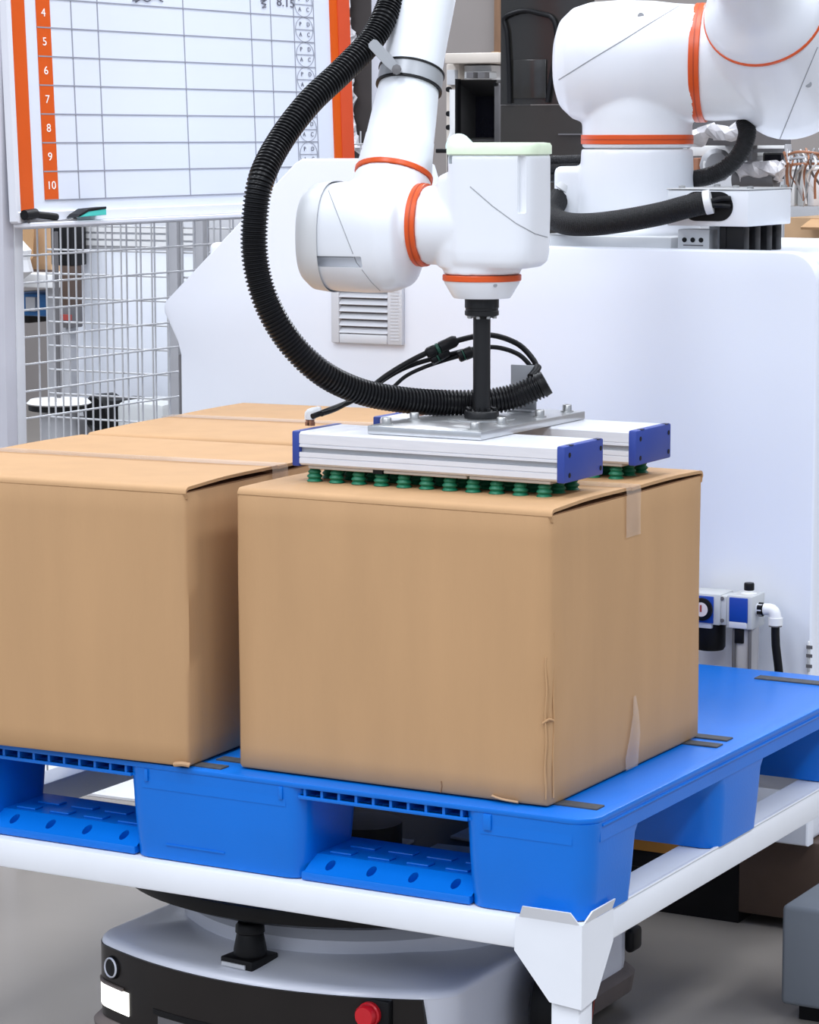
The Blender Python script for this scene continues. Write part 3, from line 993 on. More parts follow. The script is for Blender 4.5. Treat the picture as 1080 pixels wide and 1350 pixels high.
# upper arm root: neck from the ring into a barrel that points at the elbow
d2 = V(0.118, -0.866, 0.488).normalized()
T0 = c0 + a2 * 0.268
mb = MB()
mb.lathe(c0, a2, [(0.105, 0.12), (0.106, 0.15), (0.10, 0.24), (0.09, 0.30)], 48)
mb.lathe(T0, d2, [(0.0, -0.150), (0.05, -0.147), (0.085, -0.13), (0.105, -0.10), (0.112, -0.05), (0.112, 0.05), (0.108, 0.168)], 48)
ua = blend(mb, 'upper_arm_root', ROBOT, arm, 0.0045, 10)
orange_ring('joint_ring', T0 + d2 * 0.171, d2, 0.1075, 0.006, arm, False)
Lu = 1.15
mb = MB().lathe(T0, d2, [(0.107, 0.174), (0.106, 0.182), (0.099, 0.20), (0.086, 0.215), (0.073, 0.235), (0.067, 0.27), (0.068, 0.5), (0.066, Lu - 0.1), (0.07, Lu)], 48)
mb.build('upper_arm_tube', ROBOT, arm, 40)
EL = T0 + d2 * Lu
# wrist and forearm
a5 = V(math.cos(math.radians(9)), math.sin(math.radians(9)), 0)
b5 = V(-a5.y, a5.x, 0)
W0 = V(-0.24, 0.26, 0)
d4 = V(-0.045, 0.405, 0.906).normalized()
Fb = W0 + a5 * -0.150 + V(0, 0, 1.265)
Ft = Fb + d4 * 0.83
# forearm tube
mb = MB().lathe(Fb, d4, [(0.0545, 0.098), (0.0545, 0.108), (0.052, 0.128), (0.0505, 0.150), (0.0498, 0.1515), (0.0475, 0.19), (0.0445, 0.23), (0.0445, 0.30), (0.0475, 0.45), (0.05, 0.72), (0.07, 0.83)], 48)
fa = mb.build('forearm', ROBOT, arm, 30)
orange_ring('joint_ring', Fb + d4 * 0.0945, d4, 0.0555, 0.0075, arm, False)
# elbow casting, above the picture
mb = MB()
mb.cyl(EL + d2 * -0.02, EL + (Ft - EL) * 0.5, 0.085, 0.085, 32)
mb.cyl(EL + (Ft - EL) * 0.45, Ft + (Ft - EL).normalized() * 0.07, 0.082, 0.08, 32)
mb.cyl(EL - d2 * 0.05, EL + d2 * 0.08, 0.08, 0.07, 32)
mb.cyl(Ft - d4 * 0.06, Ft + d4 * 0.06, 0.075, 0.075, 32)
blend(mb, 'elbow', ROBOT, arm, 0.008, 8)
# wrist housing with the forearm socket
WZ = 1.263
wc = W0 + V(0, 0, WZ)
mb = MB()
mb.lathe(wc, a5, [(0.0, -0.262), (0.05, -0.261), (0.066, -0.255), (0.0745, -0.242), (0.0785, -0.215), (0.080, -0.17), (0.079, -0.135), (0.070, -0.112), (0.045, -0.10), (0.0, -0.098)], 48, ex=2.5)
mb.lathe(W0 + V(0, 0, 1.281), a5, [(0.056, -0.20), (0.057, -0.15), (0.0565, -0.094)], 48)
mb.lathe(Fb, d4, [(0.058, 0.0), (0.060, 0.05), (0.0565, 0.085), (0.055, 0.092)], 48)
cut = MB()
p1, p2 = on(398, 352, 'y', 0.14), on(467, 339, 'y', 0.14)
cut.box((p1.x - 0.004, 0.05, p1.z), (p2.x, 0.172, p2.z), 0.002)
wh = blend(mb, 'wrist_housing', ROBOT, arm, 0.0032, 8, cut)
seam(wh, [(433, 251), (452, 300), (470, 346), (490, 372), (507, 389)], SEAM, 0.0006)
seam(wh, [(412, 252), (405, 300), (399, 340)], SEAM, 0.0008)
seam(wh, [(400, 338), (466, 339)], SEAM, 0.0006)
MB().lathe(W0 + V(0, 0, 1.263), a5, [(0.066, -0.257), (0.076, -0.244), (0.0795, -0.222), (0.0805, -0.2215), (0.077, -0.247), (0.067, -0.2595)], 48, cap=False, ex=2.5).build('end_cover_rim', ROBOT_G, arm, 40)
orange_ring('joint_ring', W0 + V(0, 0, 1.281) + a5 * -0.0895, a5, 0.0575, 0.014, arm)
# last joint body: squared tower with a flared neck and a cone to the flange
mb = MB()
mb.lathe(W0 + V(0, 0, 1.281), a5, [(0.0565, -0.084), (0.0565, -0.065), (0.058, -0.02)], 48)


def tower(z, wa, wb, oa, ob, ex=5.0, n=48):
    pts = []
    for i in range(n):
        t = 2 * math.pi * i / n
        c, s = math.cos(t), math.sin(t)
        k = (abs(c) ** ex + abs(s) ** ex) ** (-1 / ex)
        pts.append(W0 + a5 * (oa + c * k * wa) + b5 * (ob + s * k * wb) + V(0, 0, z))
    return pts


mb.rings([tower(z, wa, wb, oa, 0.002) for z, wa, wb, oa in ((1.222, 0.052, 0.055, 0.024), (1.230, 0.060, 0.062, 0.026), (1.245, 0.062, 0.064, 0.026), (1.30, 0.0635, 0.064, 0.026), (1.37, 0.064, 0.064, 0.025), (1.382, 0.064, 0.064, 0.025))])
mb.lathe(W0 + V(0, 0, 0), Z, [(0.055, 1.212), (0.055, 1.235), (0.053, 1.28)], 48)
mb.rings([tower(z, wa, wa, -0.012, 0.0, 2.4) for z, wa in ((1.222, 0.05), (1.25, 0.056), (1.30, 0.056), (1.35, 0.05), (1.36, 0.03))])
cut = MB()
pA, pB = on(672, 282, 'y', 0.19), on(688, 203, 'y', 0.19)
cut.box((pA.x, 0.10, pA.z), (pB.x, 0.222, pB.z), 0.002)
pA, pB = on(589, 216, 'y', 0.20), on(596, 204, 'y', 0.20)
cut.box((pA.x, 0.10, pA.z), (pB.x, 0.215, pB.z), 0.001)
lb = blend(mb, 'flange_body', ROBOT, arm, 0.0032, 7, cut)
seam(lb, [(620, 246), (650, 272), (680, 294), (705, 308), (730, 315)], SEAM, 0.0007)
MB().rings([tower(z, wa, wb, 0.025, 0.002) for z, wa, wb in ((1.3805, 0.062, 0.062), (1.382, 0.0655, 0.0655), (1.393, 0.0655, 0.0655), (1.397, 0.0635, 0.0635), (1.398, 0.055, 0.055))]).build('top_reflection_cap', PALEGREEN, arm, 40)  # greenish reflection along the housing top, put into the colour of a cap
MB().lathe(W0 + a5 * -0.048 + b5 * 0.035 + V(0, 0, 1.392), V(0.3, -1, 0.2), [(0.019, -0.03), (0.019, 0.0), (0.016, 0.008), (0.009, 0.012), (0, 0.013)], 28).build('signal_lens', MINT, arm, 40)
MB().box(W0 + a5 * -0.068 + V(-0.008, 0.01, 1.383), W0 + a5 * -0.05 + V(0.004, 0.02, 1.389), 0.001).build('lens_gap', BLACK, arm, 40)
orange_ring('joint_ring', W0 + V(0, 0, 1.2075), Z, 0.0545, 0.0085, arm, False)
fl = MB().lathe(W0, Z, [(0.0, 1.1785), (0.040, 1.1785), (0.0425, 1.181), (0.0535, 1.2), (0.0545, 1.2045)], 48).build('flange_cone', ROBOT, arm, 30)
pq = surf_pts(fl, [(653, 376), (654, 377), (655, 378)])
if pq:
    MB().lathe(pq[0], (pq[0] - (W0 + V(0, 0, pq[0].z))).normalized(), [(0.003, -0.002), (0.003, 0.0004), (0, 0.0006)], 10).build('cone_screw', SEAM, arm, 40)
seam(sh, [(737, 105), (780, 78), (820, 54), (860, 29), (895, 8)], SEAM, 0.0011)
seam(ua, [(1078, 62), (1058, 110), (1038, 160), (1024, 194)], SEAM, 0.0011)
for o_, px, py in ((sh, 845, 21), (ua, 1066, 111)):
    q = surf_pts(o_, [(px, py), (px + 1, py), (px + 2, py)])
    if q:
        n_ = (CAM - q[0]).normalized()
        MB().lathe(q[0], n_, [(0.006, -0.004), (0.006, 0.0006), (0.0, 0.001)], 14).build('cover_screw', SEAM, o_, 40)
# clamp band and its strap that carries the hose
ck = 0.245
cl = MB().lathe(Fb, d4, [(0.0445, ck - 0.012), (0.0475, ck - 0.012), (0.0475, ck + 0.012), (0.0445, ck + 0.012)], 48, cap=False).build('clamp_band', BRACK, arm, 30)
for dk in (-0.013, 0.013):
    MB().lathe(Fb, d4, [(0.0445, ck + dk - 0.0015), (0.049, ck + dk - 0.0015), (0.049, ck + dk + 0.0015), (0.0445, ck + dk + 0.0015)], 48, cap=False).build('clamp_edge', BLACK, cl, 30)

DW = (W0 + V(0, 0, 1.2) - CAM).dot(CF)
DF = (Fb + d4 * ck - CAM).dot(CF)
q0 = at(523, 92, DF - 0.056)
q1 = at(489, 55, DF - 0.058)
dirv = (q1 - q0).normalized()
side = CF.cross(dirv).normalized()
rg = []
for s, w, o_ in ((0.0, 0.006, 0.0), (0.3, 0.008, -0.002), (0.92, 0.008, -0.002), (1.0, 0.005, 0.0)):
    c = q0.lerp(q1, s)
    rg.append([c - side * w - CF * 0.002, c + side * w - CF * 0.002, c + side * w + CF * 0.002, c - side * w + CF * 0.002])
MB().rings(rg).build('hose_strap', BRACK, arm, 30)
MB().lathe(q0 - CF * 0.004, -CF, [(0.007, -0.008), (0.007, 0.003), (0, 0.004)], 8).build('strap_screw', GREYD, arm, 30)

# ------------------------------------------------------------------ vacuum gripper
grip_t = thing('vacuum_gripper', (W0.x, W0.y, 0.92), 'aluminium suction gripper with blue end caps on the nearest carton', 'gripper')
GX0, GX1 = -0.452, -0.022
BZ0, BZ1 = 0.9455, 0.993
cup0 = None
pr = [(0.0, 0.0), (0.0100, 0.0), (0.0115, 0.0010), (0.0085, 0.0045), (0.0110, 0.0072), (0.0110, 0.0082), (0.0078, 0.0115), (0.0095, 0.0140), (0.0092, 0.0150), (0.0058, 0.0185), (0.0045, 0.0225), (0.0, 0.0225)]
for y0 in (0.086, 0.316):
    y1 = y0 + 0.12
    prof = [(y0 + 0.003, BZ0), (y1 - 0.003, BZ0), (y1, BZ0 + 0.003), (y1, BZ1 - 0.003), (y1 - 0.003, BZ1),
            (y0 + 0.003, BZ1), (y0, BZ1 - 0.003), (y0, 0.9765), (y0 + 0.0012, 0.976), (y0 + 0.0012, 0.9752), (y0, 0.9747), (y0, 0.9715), (y0 + 0.007, 0.9715), (y0 + 0.007, 0.9640), (y0, 0.9640),
            (y0, 0.9575), (y0 + 0.0012, 0.957), (y0 + 0.0012, 0.9562), (y0, 0.9557), (y0, BZ0 + 0.003)]
    bar = MB().prism(prof, lambda u, v, h: V(h, u, v), GX0 + 0.012, GX1 - 0.012).build('suction_bar', ALU, grip_t)
    MB().box((GX0 + 0.013, y0 + 0.0055, 0.9642), (GX1 - 0.013, y0 + 0.0075, 0.9713)).build('bar_slot', ALU_D, bar)
    for xa, xb, s in ((GX0, GX0 + 0.0125, -1), (GX1 - 0.0125, GX1, 1)):
        cpz = MB().box((xa, y0 - 0.001, BZ0 - 0.002), (xb, y1 + 0.001, BZ1 + 0.001), 0.0025).build('end_cap', CAPBLUE, bar, 40)
        if s > 0:
            for yy in (y0 + 0.014, y1 - 0.008):
                for zz in (BZ0 + 0.008, BZ1 - 0.012):
                    MB().lathe(V(xb, yy, zz), V(1, 0, 0), [(0.0036, -0.002), (0.0036, 0.0004), (0.0024, 0.0006), (0, 0.0003)], 12).build('cap_screw', BLACK, bar, 40)
            for yy in (y0 + 0.022, y1 - 0.012):
                MB().box((xb - 0.007, yy - 0.006, BZ1 + 0.0004), (xb + 0.0004, yy + 0.004, BZ1 + 0.0013)).build('cap_notch', BLACK, bar)
    xs = [GX0 + 0.022, -0.307, -0.172, GX1 - 0.022]
    for i in range(3):
        MB().box((xs[i] + 0.002, y0 + 0.004, BZ0 - 0.0048), (xs[i + 1] - 0.002, y1 - 0.004, BZ0 - 0.0002), 0.0008, 1).build('foot_strip', SEALP, bar)
    MB().box((-0.322, y0 + 0.0035, BZ0 - 0.006), (-0.307, y0 + 0.01, BZ0 - 0.0002)).build('strip_gap', BLACK, bar)
    for i in range(11):
        for j in range(3):
            p = V(-0.425 + 0.0364 * i, y0 + 0.017 + 0.042 * j, 0.9212)
            if cup0 is None:
                cup0 = MB().lathe(p, Z, pr, 20).build('suction_cup', GREEN, grip_t, 60, loc=p)
            else:
                dup(cup0, grip_t, p - origin(cup0))
# small print on the long bar
# adapter plate
PZ0, PZ1 = 0.9935, 1.0055
px0, px1, py0, py1 = -0.338, -0.158, 0.102, 0.432
ap = MB().box((px0, py0, PZ0), (px1, py1, PZ1), 0.0015).build('adapter_plate', PLATE, grip_t, 40)
MB().lathe(V(W0.x, W0.y, PZ1 + 0.0002), Z, [(0.048, 0), (0.048, 0.0008), (0.0, 0.001)], 32).build('plate_boss', PLATE, ap, 40)
for x, y in ((px0 + 0.02, py0 + 0.02), (px1 - 0.02, py0 + 0.02), (px0 + 0.02, py1 - 0.02), (px1 - 0.02, py1 - 0.02), (px1 - 0.02, py0 + 0.10), (px1 - 0.02, py1 - 0.11), (px0 + 0.02, py0 + 0.10)):
    MB().lathe(V(x, y, PZ1), Z, [(0.010, 0), (0.010, 0.0015), (0.0068, 0.0016), (0.0068, 0.0095), (0.006, 0.0105), (0.003, 0.0105), (0.003, 0.006)], 18).build('plate_bolt', BOLT, ap, 40)
# post with flanges
pm = MB().lathe(V(W0.x, W0.y, 0), Z, [(0.0125, PZ1 + 0.012), (0.0125, 1.155)], 28)
po = pm.build('post', DARKST, grip_t, 40)
MB().lathe(V(W0.x, W0.y, 0), Z, [(0.024, PZ1 + 0.001), (0.025, PZ1 + 0.002), (0.025, PZ1 + 0.010), (0.0235, PZ1 + 0.012), (0.014, PZ1 + 0.0125)], 28).build('post_foot', DARKST, po, 40)
MB().lathe(V(W0.x, W0.y, 0), Z, [(0.0125, 1.150), (0.0235, 1.1535), (0.0245, 1.1545), (0.0245, 1.160), (0.0235, 1.161), (0.0235, 1.1640), (0.0245, 1.165), (0.0245, 1.176), (0.0235, 1.1784), (0.0, 1.1784)], 28).build('post_head', DARKST, po, 40)
for i in range(8):
    t = math.pi / 4 * i + 0.2
    c, s = math.cos(t), math.sin(t)
    MB().lathe(V(W0.x + 0.0195 * c, W0.y + 0.0195 * s, PZ1 + 0.0115), Z, [(0.0035, 0), (0.0035, 0.0045), (0.002, 0.005)], 10).build('foot_screw', BLACK, po, 40)
    MB().lathe(V(W0.x + 0.0190 * c, W0.y + 0.0190 * s, 1.1535), Z, [(0.003, -0.004), (0.003, 0)], 10).build('head_screw', BOLT, po, 40)
# bracket sheet behind the post
bk0, bk1 = on(673, 541, 'y', 0.385), on(707, 482, 'y', 0.385)
bk = MB().box((bk0.x, 0.385, PZ1), (bk1.x, 0.388, bk1.z), 0.0012).build('hose_bracket', BRACK, grip_t, 40)
MB().box((bk0.x, 0.372, PZ1), (bk1.x, 0.388, PZ1 + 0.003), 0.001).build('bracket_foot', BRACK, bk, 40)
# fittings on the left end of the near bar
for px, py, dx in ((405, 556, 0), (418, 553, 0)):
    q = on(px, py + 6, 'z', BZ1)
    MB().lathe(V(q.x, 0.165 + dx, BZ1), Z, [(0.0062, 0), (0.0062, 0.005), (0.0052, 0.006), (0.0052, 0.010)], 6).build('fitting_base', COPPER, grip_t, 30)
    MB().tube([V(q.x, 0.165, BZ1 + 0.009), V(q.x, 0.165, BZ1 + 0.017), V(q.x + 0.004, 0.166, BZ1 + 0.0195), V(q.x + 0.014, 0.170, BZ1 + 0.022)], 0.0062, 12, 0.003).build('push_fitting', WHITEP, grip_t, 40)
# second bar fitting
MB().lathe(V(-0.40, 0.37, BZ1), Z, [(0.006, 0), (0.006, 0.006), (0.005, 0.010)], 6).build('fitting_base', COPPER, grip_t, 30)

# pneumatic tubes
tubes = thing('air_tubes', at(560, 500, DW + 0.1), 'thin black air tubes with couplings looping behind the gripper post', 'air tubes')


def tb(pix, r, m=BLACK, name='tube', parent=None):
    return MB().tube([at(x, y, DW + d) for x, y, d in pix], r, 10, 0.006).build(name, m, parent or tubes, 50)


tb([(412, 549, -0.02), (430, 542, 0.0), (470, 525, 0.06), (510, 495, 0.09), (545, 474, 0.10), (575, 460, 0.10), (600, 450, 0.10), (630, 443, 0.11), (655, 443, 0.12), (685, 455, 0.14), (705, 477, 0.14), (709, 492, 0.13)], 0.0042)
tb([(424, 546, -0.02), (445, 538, 0.02), (480, 518, 0.08), (520, 492, 0.10), (550, 479, 0.11), (590, 468, 0.11), (625, 460, 0.12), (655, 458, 0.13), (685, 468, 0.14), (703, 488, 0.14), (706, 498, 0.13)], 0.0036)
tb([(516, 513, 0.10), (535, 496, 0.11), (560, 484, 0.11), (590, 474, 0.11), (612, 468, 0.11)], 0.0030)
tb([(693, 487, 0.145), (702, 482, 0.14), (708, 488, 0.13)], 0.0026)


def coupling(p, q, d, r):
    A, B = at(*p, DW + d), at(*q, DW + d)
    L = (B - A).length
    MB().lathe(A, B - A, [(r * 0.7, 0), (r, L * 0.08), (r, L * 0.3), (r * 0.8, L * 0.34), (r * 0.8, L * 0.42), (r * 1.05, L * 0.46), (r * 1.05, L * 0.9), (r * 0.7, L)], 14).build('coupling', BLACK, tubes, 40)
    MB().lathe(A, B - A, [(r * 0.9, L * 0.33), (r * 1.02, L * 0.35), (r * 1.02, L * 0.41), (r * 0.9, L * 0.43)], 14).build('coupling_band', GREEN_D, tubes, 40)


coupling((562, 467), (603, 448), 0.095, 0.0085)
coupling((568, 476), (592, 462), 0.10, 0.0075)
coupling((604, 471), (624, 463), 0.105, 0.0085)

# ------------------------------------------------------------------ hoses
hz = thing('corrugated_hose', at(560, 530, DW + 0.07), 'thick black corrugated hose looping from forearm down to the gripper', 'hose')
ed = DF - DW
path = [(530, -40, ed + 0.03), (508, 20, ed - 0.01), (488, 55, ed - 0.03), (452, 93, ed * 0.72 - 0.035), (408, 135, ed * 0.45 - 0.045), (370, 185, ed * 0.22 - 0.055), (345, 235, -0.07), (336, 290, -0.07), (337, 345, -0.06), (352, 400, -0.05), (383, 452, -0.03), (425, 492, -0.01), (475, 516, 0.02), (530, 527, 0.05), (585, 531, 0.075), (640, 530, 0.085), (680, 522, 0.09), (716, 507, 0.085)]
MB().tube([at(x, y, DW + d) for x, y, d in path], 0.0178, 20, corr=0.0016, period=0.0056).build('hose_wall', HOSE, hz, 45)
e0 = at(712, 509, DW + 0.085)
e1 = at(721, 504, DW + 0.084)
MB().cyl(e0, e1, 0.0185, 0.0178, 24).build('hose_end', BLACK, hz, 40)
MB().tube([at(700, 497, DW + 0.10), at(706, 490, DW + 0.11), at(709, 484, DW + 0.12)], 0.006, 10, 0.004).build('cable_tie', BLACK, hz, 40)

sl = thing('sleeved_cable', at(850, 283, 4.8), 'black braided cable sleeve running from robot base into junction box', 'cable')
DB = (V(BX, 1.30, 1.25) - CAM).dot(CF)
P = [on(736, 262, 'y', 1.42), on(727, 282, 'y', 1.34), on(744, 294, 'y', 1.285), on(778, 296, 'y', 1.262), on(822, 291, 'y', 1.258), on(870, 282, 'y', 1.26), on(908, 272, 'y', 1.262), on(936, 266, 'y', 1.272)]
MB().tube(P, 0.0205, 18, corr=0.0004, period=0.004).build('sleeve', MESHSL, sl, 50)
dn = (P[-1] - P[-2]).normalized()
MB().cyl(P[-1] - dn * 0.009, P[-1] + dn * 0.003, 0.0215, n=20).build('sleeve_band', WHITEP, sl, 40)
MB().tube([P[-1], on(952, 262, 'y', JY - 0.012), on(963, 262, 'y', JY - 0.003)], 0.005, 8, 0.004).build('wire', BLACK, sl, 40)
MB().tube([P[-1] + V(0, 0, -0.006), on(952, 271, 'y', JY - 0.012), on(962, 272, 'y', JY - 0.003)], 0.005, 8, 0.004).build('wire', BLACK, sl, 40)
MB().lathe(P[0], V(0.6, 0.3, 1), [(0.018, -0.005), (0.019, 0.0), (0.015, 0.008), (0.015, 0.016), (0.02, 0.018), (0.02, 0.03)], 18).build('connector', ROBOT_G, sl, 40)

s2 = thing('shoulder_cable', at(960, 210, 5.1), 'thick black braided cable dropping from robot shoulder behind base column', 'cable')
DS = (T0 - CAM).dot(CF)
MB().tube([at(982, 160, DS + 0.06), at(985, 178, DS + 0.05), at(974, 205, DS + 0.05), at(950, 226, DS + 0.06), at(918, 236, DS + 0.08), at(880, 238, DS + 0.12), at(860, 250, DS + 0.16)], 0.0165, 16, corr=0.0004, period=0.004).build('sleeve', MESHSL, s2, 50)

s3 = thing('base_cables', at(755, 225, 5.3), 'dark cable bundle left of the robot base column behind the wrist', 'cable')
for k, (y, r) in enumerate(((212, 0.010), (222, 0.012), (234, 0.009))):
    MB().tube([at(690, y + 1, DB + 0.30), at(735, y, DB + 0.30), at(775, y - 1, DB + 0.28), at(830, y, DB + 0.33)], r, 12, corr=0.0004, period=0.004).build('cable_run', MESHSL, s3, 50)

# ------------------------------------------------------------------ whiteboard
TH = 0.036
BO = on(24, 292, 'x', -1.62)
BU = V(-math.sin(TH), 0, math.cos(TH))
BN = V(math.cos(TH), 0, math.sin(TH))
board = thing('whiteboard', BO, 'white planning board with orange strips and numbered rows on mesh fence', 'whiteboard')
MBRD = Matrix(((0, BU.x, BN.x, BO.x), (1, BU.y, BN.y, BO.y), (0, BU.z, BN.z, BO.z), (0, 0, 0, 1)))


def st(px, py):
    """board coordinates of a photo pixel"""
    d = CF + CR * ((px - 540) / FPX) + CU * ((675 - py) / FPX)
    t = (BO - CAM).dot(BN) / d.dot(BN)
    p = CAM + d * t - BO
    return p.y, p.dot(BU)


BWD = st(457, 150)[0]
BHT = 0.95


def bbox(s0, t0, s1, t1, n0, n1, name, m, parent=None, r=0.0):
    return MB().box((s0, t0, n0), (s1, t1, n1), r, 1, M=MBRD).build(name, m, parent or board)


pan = bbox(0, 0.012, BWD, BHT, -0.012, 0.0, 'panel', WBOARD)
bbox(-0.008, -0.004, BWD + 0.004, 0.018, -0.014, 0.010, 'bottom_frame', BFRAME, r=0.002)
bbox(-0.010, -0.002, 0.004, BHT, -0.014, 0.006, 'side_frame', BFRAME, r=0.002)
bbox(-0.01, BHT, BWD + 0.004, BHT + 0.02, -0.014, 0.006, 'top_frame', BFRAME, r=0.002)
bbox(0.0, -0.012, BWD * 0.75, -0.003, -0.012, 0.03, 'pen_tray', BFRAME, r=0.002)
s_l0, s_l1 = st(25, 275)[0], st(44, 275)[0]
bbox(s_l0, st(35, 281)[1], s_l1, BHT - 0.01, -0.001, 0.002, 'orange_strip', BORANGE)
s_r0, s_r1 = st(437, 100)[0], st(458, 100)[0]
bbox(s_r0, 0.0, s_r0 + (s_r1 - s_r0) * 0.4, BHT - 0.005, -0.001, 0.004, 'orange_strip', BORANGE)
bbox(s_r0 + (s_r1 - s_r0) * 0.4, 0.0, s_r1 + 0.01, BHT - 0.005, -0.001, 0.006, 'orange_strip', BRED)
# number strip and grid
sn0, tb0 = st(59, 265)
sn1 = st(77, 264)[0]
rows = [st(72, y)[1] for y in (263.5, 225, 188, 150, 112.5, 75, 37)]
pitch = (rows[6] - rows[0]) / 6
rows = [rows[0] + pitch * i for i in range(10)]
cols = [st(x, y)[0] for x, y in ((77, 263), (104.5, 262), (139, 261), (251, 256), (338, 222), (364, 221), (394, 217), (419, 185))]
nst = bbox(sn0, rows[0], sn1, rows[9], -0.0005, 0.0012, 'number_strip', BORANGE)
bbox(cols[0] - 0.001, rows[0], cols[-1], rows[9], -0.0003, 0.0006, 'row_sheet', WBOARD)
for i, t in enumerate(rows):
    bbox(sn0, t - 0.0012, cols[-1], t + 0.0012, 0.0002, 0.0016, 'grid_line', LINE)
for s in cols[1:]:
    bbox(s - 0.0018, rows[0], s + 0.0018, rows[9], 0.0002, 0.0010, 'grid_line', LINE)


def text(body, s, t, size, m, name='lettering', n=0.0016, parent=None, sx=1.0, rot=0.0, bold=0.0):
    cu = bpy.data.curves.new(name, 'FONT')
    cu.body = body
    cu.size = size
    cu.align_x = 'CENTER'
    cu.align_y = 'CENTER'
    cu.offset = bold
    cu.extrude = 0.0002
    tmp = bpy.data.objects.new('tmp', cu)
    col.objects.link(tmp)
    bpy.context.view_layer.update()
    me = bpy.data.meshes.new_from_object(tmp.evaluated_get(bpy.context.evaluated_depsgraph_get()))
    bpy.data.objects.remove(tmp, do_unlink=True)
    p = parent or board
    og = origin(p)
    Mt = Matrix.Translation(-og) @ MBRD @ Matrix.Translation((s, t, n)) @ Matrix.Rotation(rot, 4, 'Z') @ Matrix.Diagonal((sx, 1, 1, 1))
    me.transform(Mt)
    me.materials.clear()
    me.materials.append(m)
    o = bpy.data.objects.new(name, me)
    col.objects.link(o)
    o.parent = p
    return o


for k in range(7):
    text(str(10 - k), (sn0 + sn1) / 2, rows[k] + pitch * 0.5, 0.022, NUMW, 'row_number', bold=0.0, sx=1.35)
sc_ = (cols[6] + cols[7]) / 2
for k in range(8):
    tc_ = rows[k] + pitch * 0.5
    R_ = pitch * 0.49
    RS = (cols[7] - cols[6]) * 0.44
    ring = []
    mb = MB()
    n = 28
    o1 = [MBRD @ V(sc_ + (RS + 0.0012) * math.cos(2 * math.pi * i / n), tc_ + (R_ + 0.0006) * math.sin(2 * math.pi * i / n), 0.0016) for i in range(n)]
    o2 = [MBRD @ V(sc_ + (RS - 0.0012) * math.cos(2 * math.pi * i / n), tc_ + (R_ - 0.0006) * math.sin(2 * math.pi * i / n), 0.0016) for i in range(n)]
    mb.rings([o1, o2], cap=False)
    cc = mb.build('check_circle', LINE, board)
    bbox(sc_ - RS, tc_ - 0.0006, sc_ + RS, tc_ + 0.0006, 0.0010, 0.0017, 'circle_line', LINE, cc)
    for ch, ds, dt in (('P', -0.45, 0.42), ('D', 0.45, 0.42), ('A', -0.45, -0.42), ('C', 0.45, -0.42)):
        text(ch, sc_ + RS * ds, tc_ + R_ * dt, 0.0135, INK, 'circle_letter', 0.0018, cc, sx=1.3)
# handwriting at the top edge of the picture
s8, t8 = st(376, 4)
text('8.15', s8, t8, 0.026, INK, 'handwriting', 0.0018, sx=1.7, rot=-0.03)


def scribble(pix, r=0.0012):
    MB().tube([MBRD @ V(*st(x, y), 0.0016) for x, y in pix], r, 6, 0.004).build('handwriting', INK, board)


scribble([(174, 1), (182, 0), (190, -3), (198, -1), (206, -4), (211, 1)])
scribble([(178, 3), (186, -1), (194, 2), (203, -3), (214, 2)])
scribble([(345, -3), (349, 1), (344, 4), (350, 6), (345, 10), (350, 9)])
scribble([(343, 1), (351, 0)])

# eraser and clip on the lower frame
es, et = st(104, 281)
er = thing('board_eraser', MBRD @ V(es, et, 0.03), 'teal and black board eraser at the bottom of the whiteboard', 'eraser')
sa_, ta_ = st(86, 284)
sb2, tb2 = st(121, 276)
poly = [(sa_, ta_ - 0.004), (sb2, ta_ - 0.002), (sb2, ta_ + 0.010), (sa_ + 0.03, ta_ + 0.006)]
MB().prism(poly, lambda u, v, h: MBRD @ V(u, v, h), 0.008, 0.035, 0.001).build('felt', TEAL, er)
MB().prism([(sa_ - 0.01, ta_ - 0.004), (sa_ + 0.03, ta_ + 0.006), (sb2, ta_ + 0.010), (sb2, ta_ + 0.0145), (sa_ + 0.03, ta_ + 0.012), (sa_, ta_ + 0.002)], lambda u, v, h: MBRD @ V(u, v, h), 0.008, 0.036, 0.001).build('back', BLACK, er)
s1_, t1_ = st(20, 291)
s2_, t2_ = st(62, 288)
cp2 = thing('marker_pen', MBRD @ V(s1_, t1_, 0.02), 'thick black capped marker at lower left corner of the whiteboard', 'marker', 'markers on the board')
cp3 = thing('marker_pen', MBRD @ V(s1_, t1_, 0.02), 'thin dark grey marker under the thick black marker below whiteboard', 'marker', 'markers on the board')
MB().tube([MBRD @ V(s1_, t1_ + 0.012, 0.022), MBRD @ V((s1_ + s2_) / 2, t1_ + 0.009, 0.022), MBRD @ V(s2_, t1_ + 0.004, 0.022)], 0.007, 10).build('barrel', BLACK, cp2, 40)
MB().tube([MBRD @ V(s1_ + 0.01, t1_ - 0.002, 0.024), MBRD @ V(s1_ + 0.1, t1_ - 0.006, 0.024), MBRD @ V(s2_ + 0.06, t1_ - 0.002, 0.024)], 0.004, 10).build('barrel', GREYD, cp3, 40)
MB().tube([MBRD @ V(s1_, t1_ + 0.010, 0.022), MBRD @ V(s1_ + 0.035, t1_ + 0.012, 0.022)], 0.010, 10).build('cap', BLACK, cp2, 40)

